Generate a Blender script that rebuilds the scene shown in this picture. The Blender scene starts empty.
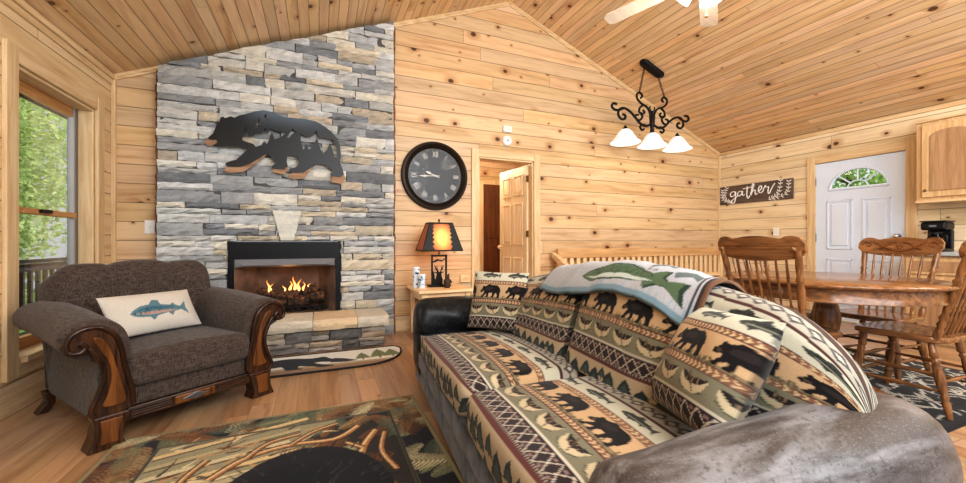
import bpy, bmesh, math, random
import numpy as np
from mathutils import Vector, Matrix
R = math.radians
PI = math.pi
random.seed(7)
rng = np.random.default_rng(7)
scn = bpy.context.scene
COL = scn.collection

# ------------------------------------------------------------------ room
XL, XR, YB, YF = -1.65, 6.04, 4.35, -1.6       # room walls
EAVE, RX = 2.44, 2.2
SL = 0.405                                     # ceiling slope
def ceil_z(x):
    return EAVE + SL * (x - XL) if x < RX else EAVE + SL * (XR - x)
CAMH = 1.0

# ------------------------------------------------------------------ helpers
def srgb(r, g, b):
    def f(c):
        c /= 255.0
        return c / 12.92 if c <= 0.04045 else ((c + 0.055) / 1.055) ** 2.4
    return (f(r), f(g), f(b), 1.0)
def lin3(r, g, b):
    return np.array(srgb(r, g, b)[:3])

def tag(o, label=None, cat=None, group=None, kind=None):
    if label: o['label'] = label
    if cat: o['category'] = cat
    if group: o['group'] = group
    if kind: o['kind'] = kind
    return o

def thing(name, label, cat, loc=(0, 0, 0), rz=0.0, group=None, kind=None):
    o = bpy.data.objects.new(name, None)
    COL.objects.link(o)
    o.empty_display_size = 0.1
    o.location = loc
    o.rotation_euler = (0, 0, rz)
    return tag(o, label, cat, group, kind)

def link_mesh(name, me, mat=None, parent=None, smooth=None, bevel=0):
    o = bpy.data.objects.new(name, me)
    COL.objects.link(o)
    if mat is not None:
        for m in (mat if isinstance(mat, (list, tuple)) else [mat]):
            me.materials.append(m)
    if parent is not None:
        o.parent = parent
    if smooth is not None:
        if smooth >= 180:
            me.shade_smooth()
        elif smooth > 0:
            me.shade_smooth()
            me.set_sharp_from_angle(angle=R(smooth))
    if bevel:
        b = o.modifiers.new('bevel', 'BEVEL')
        b.width = bevel; b.segments = 2; b.limit_method = 'ANGLE'; b.angle_limit = R(40)
        b.harden_normals = False
    return o

def catmull(pts, n=8, closed=False):
    pts = [Vector(p) for p in pts]
    out = []
    N = len(pts)
    segs = N if closed else N - 1
    for i in range(segs):
        if closed:
            p0, p1, p2, p3 = pts[(i - 1) % N], pts[i], pts[(i + 1) % N], pts[(i + 2) % N]
        else:
            p0 = pts[max(i - 1, 0)]; p1 = pts[i]; p2 = pts[i + 1]; p3 = pts[min(i + 2, N - 1)]
        for k in range(n):
            t = k / n
            out.append(0.5 * ((2 * p1) + (-p0 + p2) * t + (2 * p0 - 5 * p1 + 4 * p2 - p3) * t * t + (-p0 + 3 * p1 - 3 * p2 + p3) * t ** 3))
    if not closed:
        out.append(pts[-1])
    return out

class MB:
    """collects shapes into ONE mesh"""
    def __init__(s):
        s.v = []; s.f = []; s.mi = []; s.cur = 0
    def add(s, vs, fs):
        b = len(s.v)
        s.v += [tuple(v) for v in vs]
        s.f += [tuple(i + b for i in f) for f in fs]
        s.mi += [s.cur] * len(fs)
        return s
    def box(s, x0, x1, y0, y1, z0, z1, M=None):
        vs = [Vector((x, y, z)) for z in (z0, z1) for y in (y0, y1) for x in (x0, x1)]
        if M is not None: vs = [M @ v for v in vs]
        return s.add(vs, [(0, 2, 3, 1), (4, 5, 7, 6), (0, 1, 5, 4), (2, 6, 7, 3), (0, 4, 6, 2), (1, 3, 7, 5)])
    def tube(s, path, r, n=10, cap=True, squash=1.0):
        path = [Vector(p) for p in path]
        m = len(path)
        rs = r if isinstance(r, (list, tuple)) else [r] * m
        d0 = (path[1] - path[0]).normalized()
        ref = Vector((0, 0, 1)) if abs(d0.z) < 0.9 else Vector((1, 0, 0))
        nrm = d0.cross(ref).normalized()
        vs = []
        prev = d0
        for i in range(m):
            d = (path[min(i + 1, m - 1)] - path[max(i - 1, 0)])
            d = d.normalized() if d.length > 1e-9 else prev
            q = prev.rotation_difference(d)
            nrm = q @ nrm
            nrm = (nrm - d * nrm.dot(d)).normalized()
            bn = d.cross(nrm)
            for k in range(n):
                a = 2 * PI * k / n
                vs.append(path[i] + (nrm * math.cos(a) + bn * math.sin(a) * squash) * rs[i])
            prev = d
        fs = []
        for i in range(m - 1):
            for k in range(n):
                fs.append((i * n + k, i * n + (k + 1) % n, (i + 1) * n + (k + 1) % n, (i + 1) * n + k))
        if cap:
            fs.append(tuple(range(n - 1, -1, -1)))
            fs.append(tuple((m - 1) * n + k for k in range(n)))
        return s.add(vs, fs)
    def turned(s, p0, p1, prof, n=12):
        """prof: (t, radius) along p0->p1"""
        p0, p1 = Vector(p0), Vector(p1)
        return s.tube([p0.lerp(p1, t) for t, r in prof], [max(r, 1e-4) for t, r in prof], n)
    def lathe(s, prof, n=32, M=None):
        vs = []; fs = []
        m = len(prof)
        for r, z in prof:
            for k in range(n):
                a = 2 * PI * k / n
                v = Vector((r * math.cos(a), r * math.sin(a), z))
                vs.append(M @ v if M is not None else v)
        for i in range(m - 1):
            for k in range(n):
                fs.append((i * n + k, i * n + (k + 1) % n, (i + 1) * n + (k + 1) % n, (i + 1) * n + k))
        if prof[0][0] > 1e-5: fs.append(tuple(range(n - 1, -1, -1)))
        if prof[-1][0] > 1e-5: fs.append(tuple((m - 1) * n + k for k in range(n)))
        return s.add(vs, fs)
    def prism(s, poly, d0, d1, M=None):
        """poly in (x,z); extruded along y from d0 to d1"""
        n = len(poly)
        vs = [Vector((p[0], d0, p[1])) for p in poly] + [Vector((p[0], d1, p[1])) for p in poly]
        if M is not None: vs = [M @ v for v in vs]
        fs = [tuple(range(n)), tuple(range(2 * n - 1, n - 1, -1))]
        for i in range(n):
            j = (i + 1) % n
            fs.append((i, i + n, j + n, j))
        return s.add(vs, fs)
    def ball(s, c, r, n=12, sc=(1, 1, 1)):
        c = Vector(c); vs = []; fs = []
        m = n // 2 + 1
        for i in range(m):
            th = PI * i / (m - 1)
            for k in range(n):
                a = 2 * PI * k / n
                vs.append(c + Vector((r * sc[0] * math.sin(th) * math.cos(a), r * sc[1] * math.sin(th) * math.sin(a), r * sc[2] * math.cos(th))))
        for i in range(m - 1):
            for k in range(n):
                fs.append((i * n + k, (i + 1) * n + k, (i + 1) * n + (k + 1) % n, i * n + (k + 1) % n))
        return s.add(vs, fs)
    def mesh(s, name):
        me = bpy.data.meshes.new(name)
        me.from_pydata(s.v, [], s.f)
        me.polygons.foreach_set('material_index', s.mi)
        bm = bmesh.new(); bm.from_mesh(me)
        bmesh.ops.remove_doubles(bm, verts=bm.verts, dist=1e-6)
        bmesh.ops.recalc_face_normals(bm, faces=bm.faces)
        bm.to_mesh(me); bm.free()
        return me
    def build(s, name, mat, parent=None, smooth=35, bevel=0):
        return link_mesh(name, s.mesh(name), mat, parent, smooth, bevel)

def copy_tree(o, parent=None):
    c = o.copy(); COL.objects.link(c)
    if parent is not None: c.parent = parent
    for ch in list(o.children): copy_tree(ch, c)
    return c

def loops_mesh(name, L, cols=None, cap=True, wrap=True):
    """L: (n,m,3) array of closed loops -> mesh (+ colour attribute 'Col')"""
    n, m, _ = L.shape
    me = bpy.data.meshes.new(name)
    idx = np.arange(n * m).reshape(n, m)
    if wrap:
        a = idx[:-1]; b = np.roll(idx, -1, axis=1)[:-1]
        c = np.roll(idx, -1, axis=1)[1:]; d = idx[1:]
    else:
        a = idx[:-1, :-1]; b = idx[:-1, 1:]; c = idx[1:, 1:]; d = idx[1:, :-1]
    quads = np.stack([a, b, c, d], -1).reshape(-1, 4)
    faces = [tuple(q) for q in quads.tolist()]
    if cap and wrap:
        faces.append(tuple(idx[0][::-1].tolist())); faces.append(tuple(idx[-1].tolist()))
    me.from_pydata(L.reshape(-1, 3).tolist(), [], faces)
    if cols is not None:
        put_cols(me, cols.reshape(-1, 3))
    bm = bmesh.new(); bm.from_mesh(me)
    bmesh.ops.recalc_face_normals(bm, faces=bm.faces)
    bm.to_mesh(me); bm.free()
    return me

def put_cols(me, c3):
    at = me.color_attributes.new('Col', 'FLOAT_COLOR', 'POINT')
    c = np.ones((len(me.vertices), 4), dtype=np.float32)
    c[:, :3] = c3
    at.data.foreach_set('color', c.ravel())

# ------------------------------------------------------------------ nodes
class NT:
    def __init__(s, name):
        s.m = bpy.data.materials.new(name); s.m.use_nodes = True
        s.t = s.m.node_tree; s.t.nodes.clear()
        s.out = s.t.nodes.new('ShaderNodeOutputMaterial')
        s.p = s.t.nodes.new('ShaderNodeBsdfPrincipled')
        s.t.links.new(s.p.outputs[0], s.out.inputs[0])
    def n(s, ty, **kw):
        x = s.t.nodes.new(ty)
        for k, v in kw.items(): setattr(x, k, v)
        return x
    def set(s, sock, v):
        if v is None: return
        if hasattr(v, 'is_output') or isinstance(v, bpy.types.NodeSocket): s.t.links.new(v, sock)
        else: sock.default_value = v
    def math(s, op, a, b=0.0, c=None):
        x = s.n('ShaderNodeMath', operation=op)
        s.set(x.inputs[0], a); s.set(x.inputs[1], b)
        if c is not None: s.set(x.inputs[2], c)
        return x.outputs[0]
    def mix(s, fac, a, b, mode='MIX'):
        x = s.n('ShaderNodeMix', data_type='RGBA', blend_type=mode)
        s.set(x.inputs[0], fac); s.set(x.inputs[6], a); s.set(x.inputs[7], b)
        return x.outputs[2]
    def ramp(s, fac, stops, interp='LINEAR'):
        x = s.n('ShaderNodeValToRGB'); s.set(x.inputs[0], fac)
        cr = x.color_ramp; cr.interpolation = interp
        while len(cr.elements) < len(stops): cr.elements.new(0.5)
        for e, (p, c) in zip(cr.elements, stops):
            e.position = p; e.color = c if len(c) == 4 else (*c, 1)
        return x.outputs[0]
    def smooth(s, v, a, b):
        x = s.n('ShaderNodeMapRange', interpolation_type='SMOOTHSTEP')
        s.set(x.inputs[0], v); x.inputs[1].default_value = a; x.inputs[2].default_value = b
        return x.outputs[0]
    def comb(s, a, b, c=0.0):
        x = s.n('ShaderNodeCombineXYZ'); s.set(x.inputs[0], a); s.set(x.inputs[1], b); s.set(x.inputs[2], c)
        return x.outputs[0]
    def noise(s, vec, scale, detail=3, rough=0.55, dist=0.0):
        x = s.n('ShaderNodeTexNoise'); s.set(x.inputs['Vector'], vec)
        x.inputs['Scale'].default_value = scale; x.inputs['Detail'].default_value = detail
        x.inputs['Roughness'].default_value = rough; x.inputs['Distortion'].default_value = dist
        return x.outputs[0]
    def white(s, vec):
        x = s.n('ShaderNodeTexWhiteNoise', noise_dimensions='3D'); s.set(x.inputs['Vector'], vec)
        return x.outputs
    def obj(s):
        return s.n('ShaderNodeTexCoord').outputs['Object']
    def sep(s, v):
        x = s.n('ShaderNodeSeparateXYZ'); s.set(x.inputs[0], v); return x.outputs
    def bump(s, h, strength=0.3, dist=0.01):
        x = s.n('ShaderNodeBump'); s.set(x.inputs['Height'], h)
        x.inputs['Strength'].default_value = strength; x.inputs['Distance'].default_value = dist
        s.t.links.new(x.outputs[0], s.p.inputs['Normal'])
    def fin(s, col=None, rough=None, **kw):
        s.set(s.p.inputs['Base Color'], col)
        s.set(s.p.inputs['Roughness'], rough)
        for k, v in kw.items(): s.set(s.p.inputs[k], v)
        return s.m

def plain(name, col, rough=0.5, metal=0.0, emit=0.0, **kw):
    t = NT(name)
    nz = t.noise(t.obj(), 40, 3)
    c = t.mix(t.math('MULTIPLY', nz, 0.25), col, tuple(x * 0.72 for x in col[:3]) + (1,))
    t.fin(c, rough, Metallic=metal)
    if emit:
        t.p.inputs['Emission Color'].default_value = col
        t.p.inputs['Emission Strength'].default_value = emit
    for k, v in kw.items(): t.p.inputs[k].default_value = v
    return t.m

def boards(name, along, across, width, light, dark, length=2.6, knots=1.0, vary=0.28, groove=0.03, rough=0.42, grain=0.75, knotcell=0.29, seamdark=0.42, spec=0.35):
    """procedural tongue-and-groove boards: along / across = 'x','y','z'"""
    t = NT(name)
    o = t.sep(t.obj())
    ax = {'x': 0, 'y': 1, 'z': 2}
    u, v = o[ax[along]], o[ax[across]]
    vv = t.math('DIVIDE', v, width)
    row = t.math('FLOOR', vv); fr = t.math('FRACT', vv)
    w1 = t.white(t.comb(row, 3.7, 1.3))[0]
    uu = t.math('ADD', t.math('DIVIDE', u, length), t.math('MULTIPLY', w1, 9.0))
    col_i = t.math('FLOOR', uu); fu = t.math('FRACT', uu)
    rn = t.white(t.comb(row, col_i, 2.1))
    r0 = rn[0]
    rc = t.sep(rn[1])
    gv = t.comb(t.math('ADD', t.math('MULTIPLY', u, 1.1), t.math('MULTIPLY', r0, 37.0)),
                t.math('ADD', t.math('MULTIPLY', v, 13.0), t.math('MULTIPLY', r0, 91.0)), t.math('MULTIPLY', r0, 17.0))
    g1 = t.noise(gv, 1.5, 4, 0.6, 0.6)
    gf = t.comb(t.math('MULTIPLY', u, 5.0), t.math('MULTIPLY', v, 160.0), r0)
    g2 = t.noise(gf, 1.0, 2, 0.5)
    g3 = t.noise(t.comb(t.math('ADD', t.math('MULTIPLY', u, 0.55), t.math('MULTIPLY', r0, 53.0)), t.math('ADD', t.math('MULTIPLY', v, 7.0), t.math('MULTIPLY', w1, 29.0)), 3.0), 1.3, 3, 0.5, 1.2)
    g = t.math('ADD', t.math('MULTIPLY', t.smooth(g1, 0.42, 0.72), grain * 0.7), t.math('MULTIPLY', g2, 0.22))
    g = t.math('ADD', g, t.math('MULTIPLY', t.smooth(g3, 0.52, 0.68), grain * 0.55))
    c = t.mix(g, light, dark)
    val = t.math('ADD', t.math('MULTIPLY', rc[0], vary), 1.0 - vary * 0.62)
    hs = t.n('ShaderNodeHueSaturation')
    t.set(hs.inputs['Hue'], t.math('ADD', t.math('MULTIPLY', rc[1], 0.010), 0.497))
    t.set(hs.inputs['Saturation'], t.math('ADD', t.math('MULTIPLY', rc[2], 0.16), 0.78))
    t.set(hs.inputs['Value'], val); t.set(hs.inputs['Color'], c)
    c = hs.outputs[0]
    if knots:
        kv = t.comb(t.math('ADD', t.math('DIVIDE', u, knotcell * 1.35), t.math('MULTIPLY', r0, 57.0)),
                    t.math('ADD', t.math('DIVIDE', v, knotcell), t.math('MULTIPLY', w1, 23.0)), 0.0)
        wob = t.noise(kv, 9.0, 2)
        kn = t.n('ShaderNodeTexVoronoi', feature='F1', voronoi_dimensions='2D')
        t.set(kn.inputs['Vector'], kv); kn.inputs['Scale'].default_value = 1.0
        d = t.math('ADD', kn.outputs['Distance'], t.math('MULTIPLY', t.math('SUBTRACT', wob, 0.5), 0.035))
        kc = t.sep(kn.outputs['Color'])
        size = t.math('ADD', t.math('MULTIPLY', t.math('POWER', kc[0], 2.5), 0.085), 0.028)
        on = t.math('GREATER_THAN', kc[1], 1.0 - 0.72 * knots)
        q = t.math('DIVIDE', d, size)
        core = t.math('MULTIPLY', t.math('SUBTRACT', 1.0, t.smooth(q, 0.6, 1.05)), on)
        halo = t.math('MULTIPLY', t.math('MULTIPLY', t.math('SUBTRACT', 1.0, t.smooth(q, 0.9, 3.2)), on), 0.45)
        c = t.mix(halo, c, srgb(170, 110, 58))
        c = t.mix(t.math('MULTIPLY', core, 0.92), c, srgb(74, 42, 22))
    e = t.math('MINIMUM', fr, t.math('SUBTRACT', 1.0, fr))
    gr = t.smooth(e, groove * 0.25, groove)
    eu = t.math('MULTIPLY', t.math('MINIMUM', fu, t.math('SUBTRACT', 1.0, fu)), length / width)
    gu = t.smooth(eu, 0.004, 0.02)
    gm = t.math('MULTIPLY', gr, gu)
    c = t.mix(t.math('MULTIPLY', t.math('SUBTRACT', 1.0, gm), 1.0 - seamdark), c, srgb(70, 42, 20))
    t.bump(gm, 0.5, 0.006)
    return t.fin(c, rough, **{'Specular IOR Level': spec})

def woodgrain(name, along, light, dark, rough=0.35, scale=1.0, spec=0.4):
    t = NT(name)
    o = t.sep(t.obj())
    s = {'x': (2, 26, 26), 'y': (26, 2, 26), 'z': (26, 26, 2)}[along]
    v = t.comb(*[t.math('MULTIPLY', o[i], s[i] * scale) for i in range(3)])
    g = t.noise(v, 1.0, 4, 0.6, 0.8)
    c = t.mix(t.smooth(g, 0.3, 0.7), light, dark)
    return t.fin(c, rough, **{'Specular IOR Level': spec})

def fabric(name, c1, c2, rough=0.85, scale=18.0, sheen=0.25, bump=0.25, contrast=(0.35, 0.68), weave=True):
    t = NT(name)
    ob = t.obj()
    n1 = t.noise(ob, scale, 4, 0.62, 0.3)
    o = t.sep(ob)
    n2 = t.noise(t.comb(t.math('MULTIPLY', o[0], 260.0), t.math('MULTIPLY', o[1], 260.0), t.math('MULTIPLY', o[2], 60.0)), 1.0, 2)
    f = t.smooth(t.math('ADD', t.math('MULTIPLY', n1, 0.75), t.math('MULTIPLY', n2, 0.25)), *contrast)
    t.bump(n2, bump, 0.004)
    return t.fin(t.mix(f, c1, c2), rough, **{'Sheen Weight': sheen, 'Sheen Roughness': 0.5, 'Specular IOR Level': 0.25})

def chenille(name, c1, c2, c3):
    t = NT(name); ob = t.obj(); o = t.sep(ob)
    def st(a, b, c, sc=1.0): return t.noise(t.comb(t.math('MULTIPLY', o[0], a), t.math('MULTIPLY', o[1], b), t.math('MULTIPLY', o[2], c)), sc, 3, .6)
    h = st(30., 30., 240.); v = st(240., 240., 26.); n1 = t.noise(ob, 5, 3, .6)
    f = t.math('ADD', t.math('MULTIPLY', h, .5), t.math('MULTIPLY', v, .5))
    c = t.mix(t.smooth(f, .38, .66), c1, c2)
    c = t.mix(t.math('MULTIPLY', t.smooth(n1, .45, .7), .45), c, c3)
    t.bump(f, .5, .004)
    return t.fin(c, .85, **{'Sheen Weight': .14, 'Sheen Roughness': .5, 'Specular IOR Level': .25})
def painted(name, rough=0.9, sheen=0.1, yarn=420.0, amp=0.22):
    t = NT(name)
    a = t.n('ShaderNodeAttribute', attribute_name='Col')
    n2 = t.noise(t.obj(), yarn, 2)
    k = t.math('ADD', t.math('MULTIPLY', n2, amp * 2), 1.0 - amp)
    c = t.mix(1.0, a.outputs['Color'], t.comb(k, k, k), 'MULTIPLY')
    t.bump(n2, 0.25, 0.003)
    return t.fin(c, rough, **{'Sheen Weight': sheen, 'Specular IOR Level': 0.2})

M = {}
W_L, W_D = srgb(243, 209, 156), srgb(217, 167, 104)
M['wall_back'] = boards('pine_boards_back', 'x', 'z', 0.168, srgb(224, 188, 138), srgb(188, 140, 88), 5.2, vary=.2, groove=.035, knots=.95)
M['wall_left'] = boards('pine_boards_left', 'y', 'z', 0.176, srgb(236, 206, 158), srgb(206, 162, 112), 5.0, vary=.2, groove=.035)
M['wall_right'] = boards('pine_boards_right', 'y', 'z', 0.168, srgb(236, 214, 174), srgb(208, 172, 124), 4.2, vary=.2, groove=.035, knots=.95)
M['ceiling'] = boards('pine_boards_ceiling', 'y', 'x', 0.086, srgb(232, 194, 142), srgb(198, 150, 98), 3.6, knots=0.62, groove=0.06, vary=0.2, knotcell=0.25, seamdark=0.5)
M['floor'] = boards('oak_floor_boards', 'y', 'x', 0.125, srgb(194, 150, 106), srgb(154, 108, 68), 1.1, knots=0.12, groove=0.012, rough=0.3, vary=0.34, seamdark=0.55, spec=0.5)
for a in 'xyz':
    M['trim_' + a] = woodgrain('pine_trim_' + a, a, srgb(228, 204, 164), srgb(208, 174, 128), 0.42)
    M['oak_' + a] = woodgrain('golden_oak_' + a, a, srgb(154, 106, 64), srgb(98, 63, 36), 0.16, 1.4, 0.5)
    M['dark_' + a] = woodgrain('walnut_' + a, a, srgb(84, 52, 31), srgb(42, 26, 17), 0.25, 1.3, 0.5)
    M['pale_' + a] = woodgrain('pale_pine_' + a, a, srgb(236, 211, 170), srgb(216, 180, 134), 0.45)
M['rail_x'] = woodgrain('honey_pine', 'x', srgb(216, 176, 126), srgb(190, 146, 96), .45)
M['door_pine'] = woodgrain('door_pine', 'z', srgb(244, 230, 200), srgb(232, 210, 172), 0.45)
M['brown_door'] = woodgrain('brown_door', 'z', srgb(120, 72, 38), srgb(84, 48, 24), 0.5)
M['sash'] = woodgrain('sash_wood', 'y', srgb(200, 152, 98), srgb(168, 118, 68), 0.4)
M['stile'] = plain('grey_vinyl', srgb(150, 146, 140), .5)
M['white'] = plain('white_paint', srgb(222, 234, 250), 0.38)
M['plastic'] = plain('white_plastic', srgb(240, 238, 232), 0.4)
M['black'] = plain('black_metal', srgb(22, 22, 24), 0.42, 0.5)
M['iron'] = plain('wrought_iron', srgb(28, 26, 26), 0.5, 0.6)
M['bronze'] = plain('dark_bronze', srgb(46, 36, 30), 0.38, 0.6)
M['hood'] = plain('hood_grey', srgb(138, 141, 148), .4, .3)
M['chrome'] = plain('chrome', srgb(205, 205, 208), 0.15, 1.0)
M['steel'] = plain('grey_steel', srgb(128, 130, 136), 0.3, 0.8)
M['brass'] = plain('hinge_brass', srgb(120, 92, 56), 0.35, 0.8)
M['cream_rail'] = plain('cream_paint', srgb(232, 220, 196), 0.5)
M['leather'] = fabric('black_leather', srgb(24, 25, 28), srgb(62, 64, 68), 0.36, 26, 0.0, 0.12, (0.45, 0.8))
M['shadebk'] = plain('shade_black', srgb(20, 18, 17), 0.6)

# suede of the near arm: grey with worn brown patches
def worn():
    t = NT('worn_suede')
    ob = t.obj(); o = t.sep(ob)
    st = t.comb(t.math('MULTIPLY', o[0], 3.2), t.math('MULTIPLY', o[1], 13.0), t.math('MULTIPLY', o[2], 13.0))
    n1 = t.noise(st, 1.0, 4, 0.6, 0.4)
    n2 = t.noise(ob, 70, 5, 0.75)
    n3 = t.noise(t.comb(t.math('MULTIPLY', o[0], 120.0), t.math('MULTIPLY', o[1], 300.0), t.math('MULTIPLY', o[2], 300.0)), 1.0, 2)
    c = t.mix(t.smooth(n1, 0.36, 0.62), srgb(70, 61, 57), srgb(132, 130, 132))
    c = t.mix(t.math('MULTIPLY', t.smooth(o[0], .55, 1.0), .55), c, srgb(84, 66, 55))
    c = t.mix(t.math('MULTIPLY', t.smooth(n2, 0.5, 0.66), 0.6), c, srgb(40, 33, 29))
    c = t.mix(t.math('MULTIPLY', t.smooth(n3, 0.52, 0.75), 0.3), c, srgb(150, 147, 146))
    t.bump(n2, 0.2, 0.004)
    return t.fin(c, 0.42, **{'Sheen Weight': 0.05, 'Specular IOR Level': 0.45})
M['suede'] = worn()
M['velvet_grey'] = fabric('grey_velvet', srgb(46, 50, 60), srgb(118, 124, 138), 0.75, 9, 0.25, 0.2, (0.3, 0.72))
M['velvet_brown'] = fabric('brown_chenille', srgb(44, 36, 33), srgb(86, 73, 67), 0.85, 12, 0.16, 0.5, (0.3, 0.7))
M['velvet_side'] = fabric('grey_chenille_side', srgb(48, 46, 44), srgb(98, 94, 90), 0.85, 14, 0.15, 0.4, (0.3, 0.7))
M['velvet_brown'] = chenille('brown_chenille_weave', srgb(52, 42, 38), srgb(104, 90, 82), srgb(70, 56, 49))
M['velvet_side'] = chenille('grey_chenille_weave', srgb(62, 60, 58), srgb(116, 113, 110), srgb(82, 80, 78))
M['pat'] = painted('lodge_tapestry', 0.92, 0.1, 380, 0.2)
M['rug'] = painted('woven_rug', 0.95, 0.1, 300, 0.3)
M['stone'] = None
M['scribe'] = woodgrain('scribe_strip', 'z', srgb(140, 92, 54), srgb(92, 56, 32), .7)
def stone_mat():
    t = NT('ledge_stone')
    a = t.n('ShaderNodeAttribute', attribute_name='Col')
    ob = t.obj(); o = t.sep(ob)
    st = t.comb(t.math('MULTIPLY', o[0], 6.0), t.math('MULTIPLY', o[1], 6.0), t.math('MULTIPLY', o[2], 30.0))
    n1 = t.noise(st, 1.0, 5, 0.65, 0.3)
    n2 = t.noise(ob, 55, 5, 0.7)
    k = t.math('ADD', t.math('MULTIPLY', n1, 0.7), t.math('MULTIPLY', n2, 0.45))
    k = t.math('ADD', k, 0.46)
    c = t.mix(1.0, a.outputs['Color'], t.comb(k, k, k), 'MULTIPLY')
    c = t.mix(t.math('MULTIPLY', t.smooth(n1, 0.55, 0.75), 0.25), c, srgb(186, 160, 128))
    t.bump(t.math('ADD', n1, t.math('MULTIPLY', n2, 0.6)), 0.55, 0.02)
    return t.fin(c, 0.85, **{'Specular IOR Level': 0.25})
M['stone'] = stone_mat()
def emis(name, col, st):
    t = NT(name); t.fin(col, 0.5)
    t.p.inputs['Emission Color'].default_value = col; t.p.inputs['Emission Strength'].default_value = st
    return t.m
t = NT('frosted_glass_shade'); nz = t.noise(t.obj(), 9, 4, .6, 1.5)
c = t.mix(t.smooth(nz, .35, .65), srgb(206, 212, 222), srgb(250, 250, 250)); t.fin(c, .35)
t.set(t.p.inputs['Emission Color'], c); t.p.inputs['Emission Strength'].default_value = .42
M['shade_glass'] = t.m
def glass(name='window_glass', rough=0.0, tint=(1, 1, 1, 1), k=.5):
    t = NT(name)
    tr = t.n('ShaderNodeBsdfTransparent'); tr.inputs[0].default_value = tint
    gl = t.n('ShaderNodeBsdfGlossy'); gl.inputs['Roughness'].default_value = 0.02
    fr = t.n('ShaderNodeFresnel'); fr.inputs[0].default_value = 1.45
    mx = t.n('ShaderNodeMixShader')
    t.t.links.new(t.math('MULTIPLY', fr.outputs[0], k), mx.inputs[0])
    t.t.links.new(tr.outputs[0], mx.inputs[1]); t.t.links.new(gl.outputs[0], mx.inputs[2])
    t.t.links.new(mx.outputs[0], t.out.inputs[0])
    return t.m
M['glass'] = glass()
M['dial_glass'] = glass('dial_glass', k=.05)
M['smoke_glass'] = glass('smoked_glass', 0, (0.25, 0.22, 0.2, 1))

# ------------------------------------------------------------------ painter
class Img:
    """tiny raster canvas in metres (w,h), later sampled per vertex"""
    def __init__(s, w, h, res, col):
        s.w, s.h, s.r = w, h, res
        s.nx, s.ny = int(round(w / res)), int(round(h / res))
        s.a = np.ones((s.ny, s.nx, 3)) * np.asarray(col)
    def poly(s, pts, col, alpha=1.0, wrap=False):
        P = np.array([(p[0], p[1]) for p in pts]) / s.r
        shifts = (-s.nx, 0, s.nx) if wrap else (0,)
        for sh in shifts:
            Q = P + np.array([sh, 0])
            x0, y0 = np.floor(Q.min(0)).astype(int) - 1; x1, y1 = np.ceil(Q.max(0)).astype(int) + 1
            x0, y0 = max(x0, 0), max(y0, 0); x1, y1 = min(x1, s.nx), min(y1, s.ny)
            if x1 <= x0 or y1 <= y0: continue
            gx, gy = np.meshgrid(np.arange(x0, x1) + 0.5, np.arange(y0, y1) + 0.5)
            ins = np.zeros(gx.shape, bool)
            n = len(Q)
            for i in range(n):
                xa, ya = Q[i]; xb, yb = Q[(i + 1) % n]
                if ya == yb: continue
                c = ((ya > gy) != (yb > gy)) & (gx < (xb - xa) * (gy - ya) / (yb - ya) + xa)
                ins ^= c
            reg = s.a[y0:y1, x0:x1]
            reg[ins] = reg[ins] * (1 - alpha) + np.asarray(col) * alpha
    def rect(s, x0, x1, y0, y1, col, alpha=1.0):
        s.poly([(x0, y0), (x1, y0), (x1, y1), (x0, y1)], col, alpha)
    def line(s, pts, w, col, alpha=1.0, wrap=False, taper=False):
        pts = [Vector((p[0], p[1])) for p in pts]
        n = len(pts); L = []; Rr = []
        for i in range(n):
            d = (pts[min(i + 1, n - 1)] - pts[max(i - 1, 0)])
            d = d.normalized() if d.length else Vector((1, 0))
            nn = Vector((-d.y, d.x))
            ww = w * (1 - 0.8 * i / (n - 1)) if taper else w
            L.append(pts[i] + nn * ww / 2); Rr.append(pts[i] - nn * ww / 2)
        s.poly(L + Rr[::-1], col, alpha, wrap)
    def ell(s, cx, cy, rx, ry, col, alpha=1.0, rot=0, wrap=False):
        s.poly([(cx + rx * math.cos(a) * math.cos(rot) - ry * math.sin(a) * math.sin(rot), cy + rx * math.cos(a) * math.sin(rot) + ry * math.sin(a) * math.cos(rot)) for a in np.linspace(0, 2 * PI, 24, endpoint=False)], col, alpha, wrap)
    def sample(s, u, v, wrap=False):
        x = np.asarray(u) / s.r - 0.5; y = np.asarray(v) / s.r - 0.5
        y = np.clip(y, 0, s.ny - 1.001)
        x = np.mod(x, s.nx) if wrap else np.clip(x, 0, s.nx - 1.001)
        x0 = np.floor(x).astype(int); y0 = np.floor(y).astype(int)
        fx = (x - x0)[..., None]; fy = (y - y0)[..., None]
        x1 = (x0 + 1) % s.nx; x0 = x0 % s.nx; y1 = np.minimum(y0 + 1, s.ny - 1)
        a = s.a
        return (a[y0, x0] * (1 - fx) + a[y0, x1] * fx) * (1 - fy) + (a[y1, x0] * (1 - fx) + a[y1, x1] * fx) * fy

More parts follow.
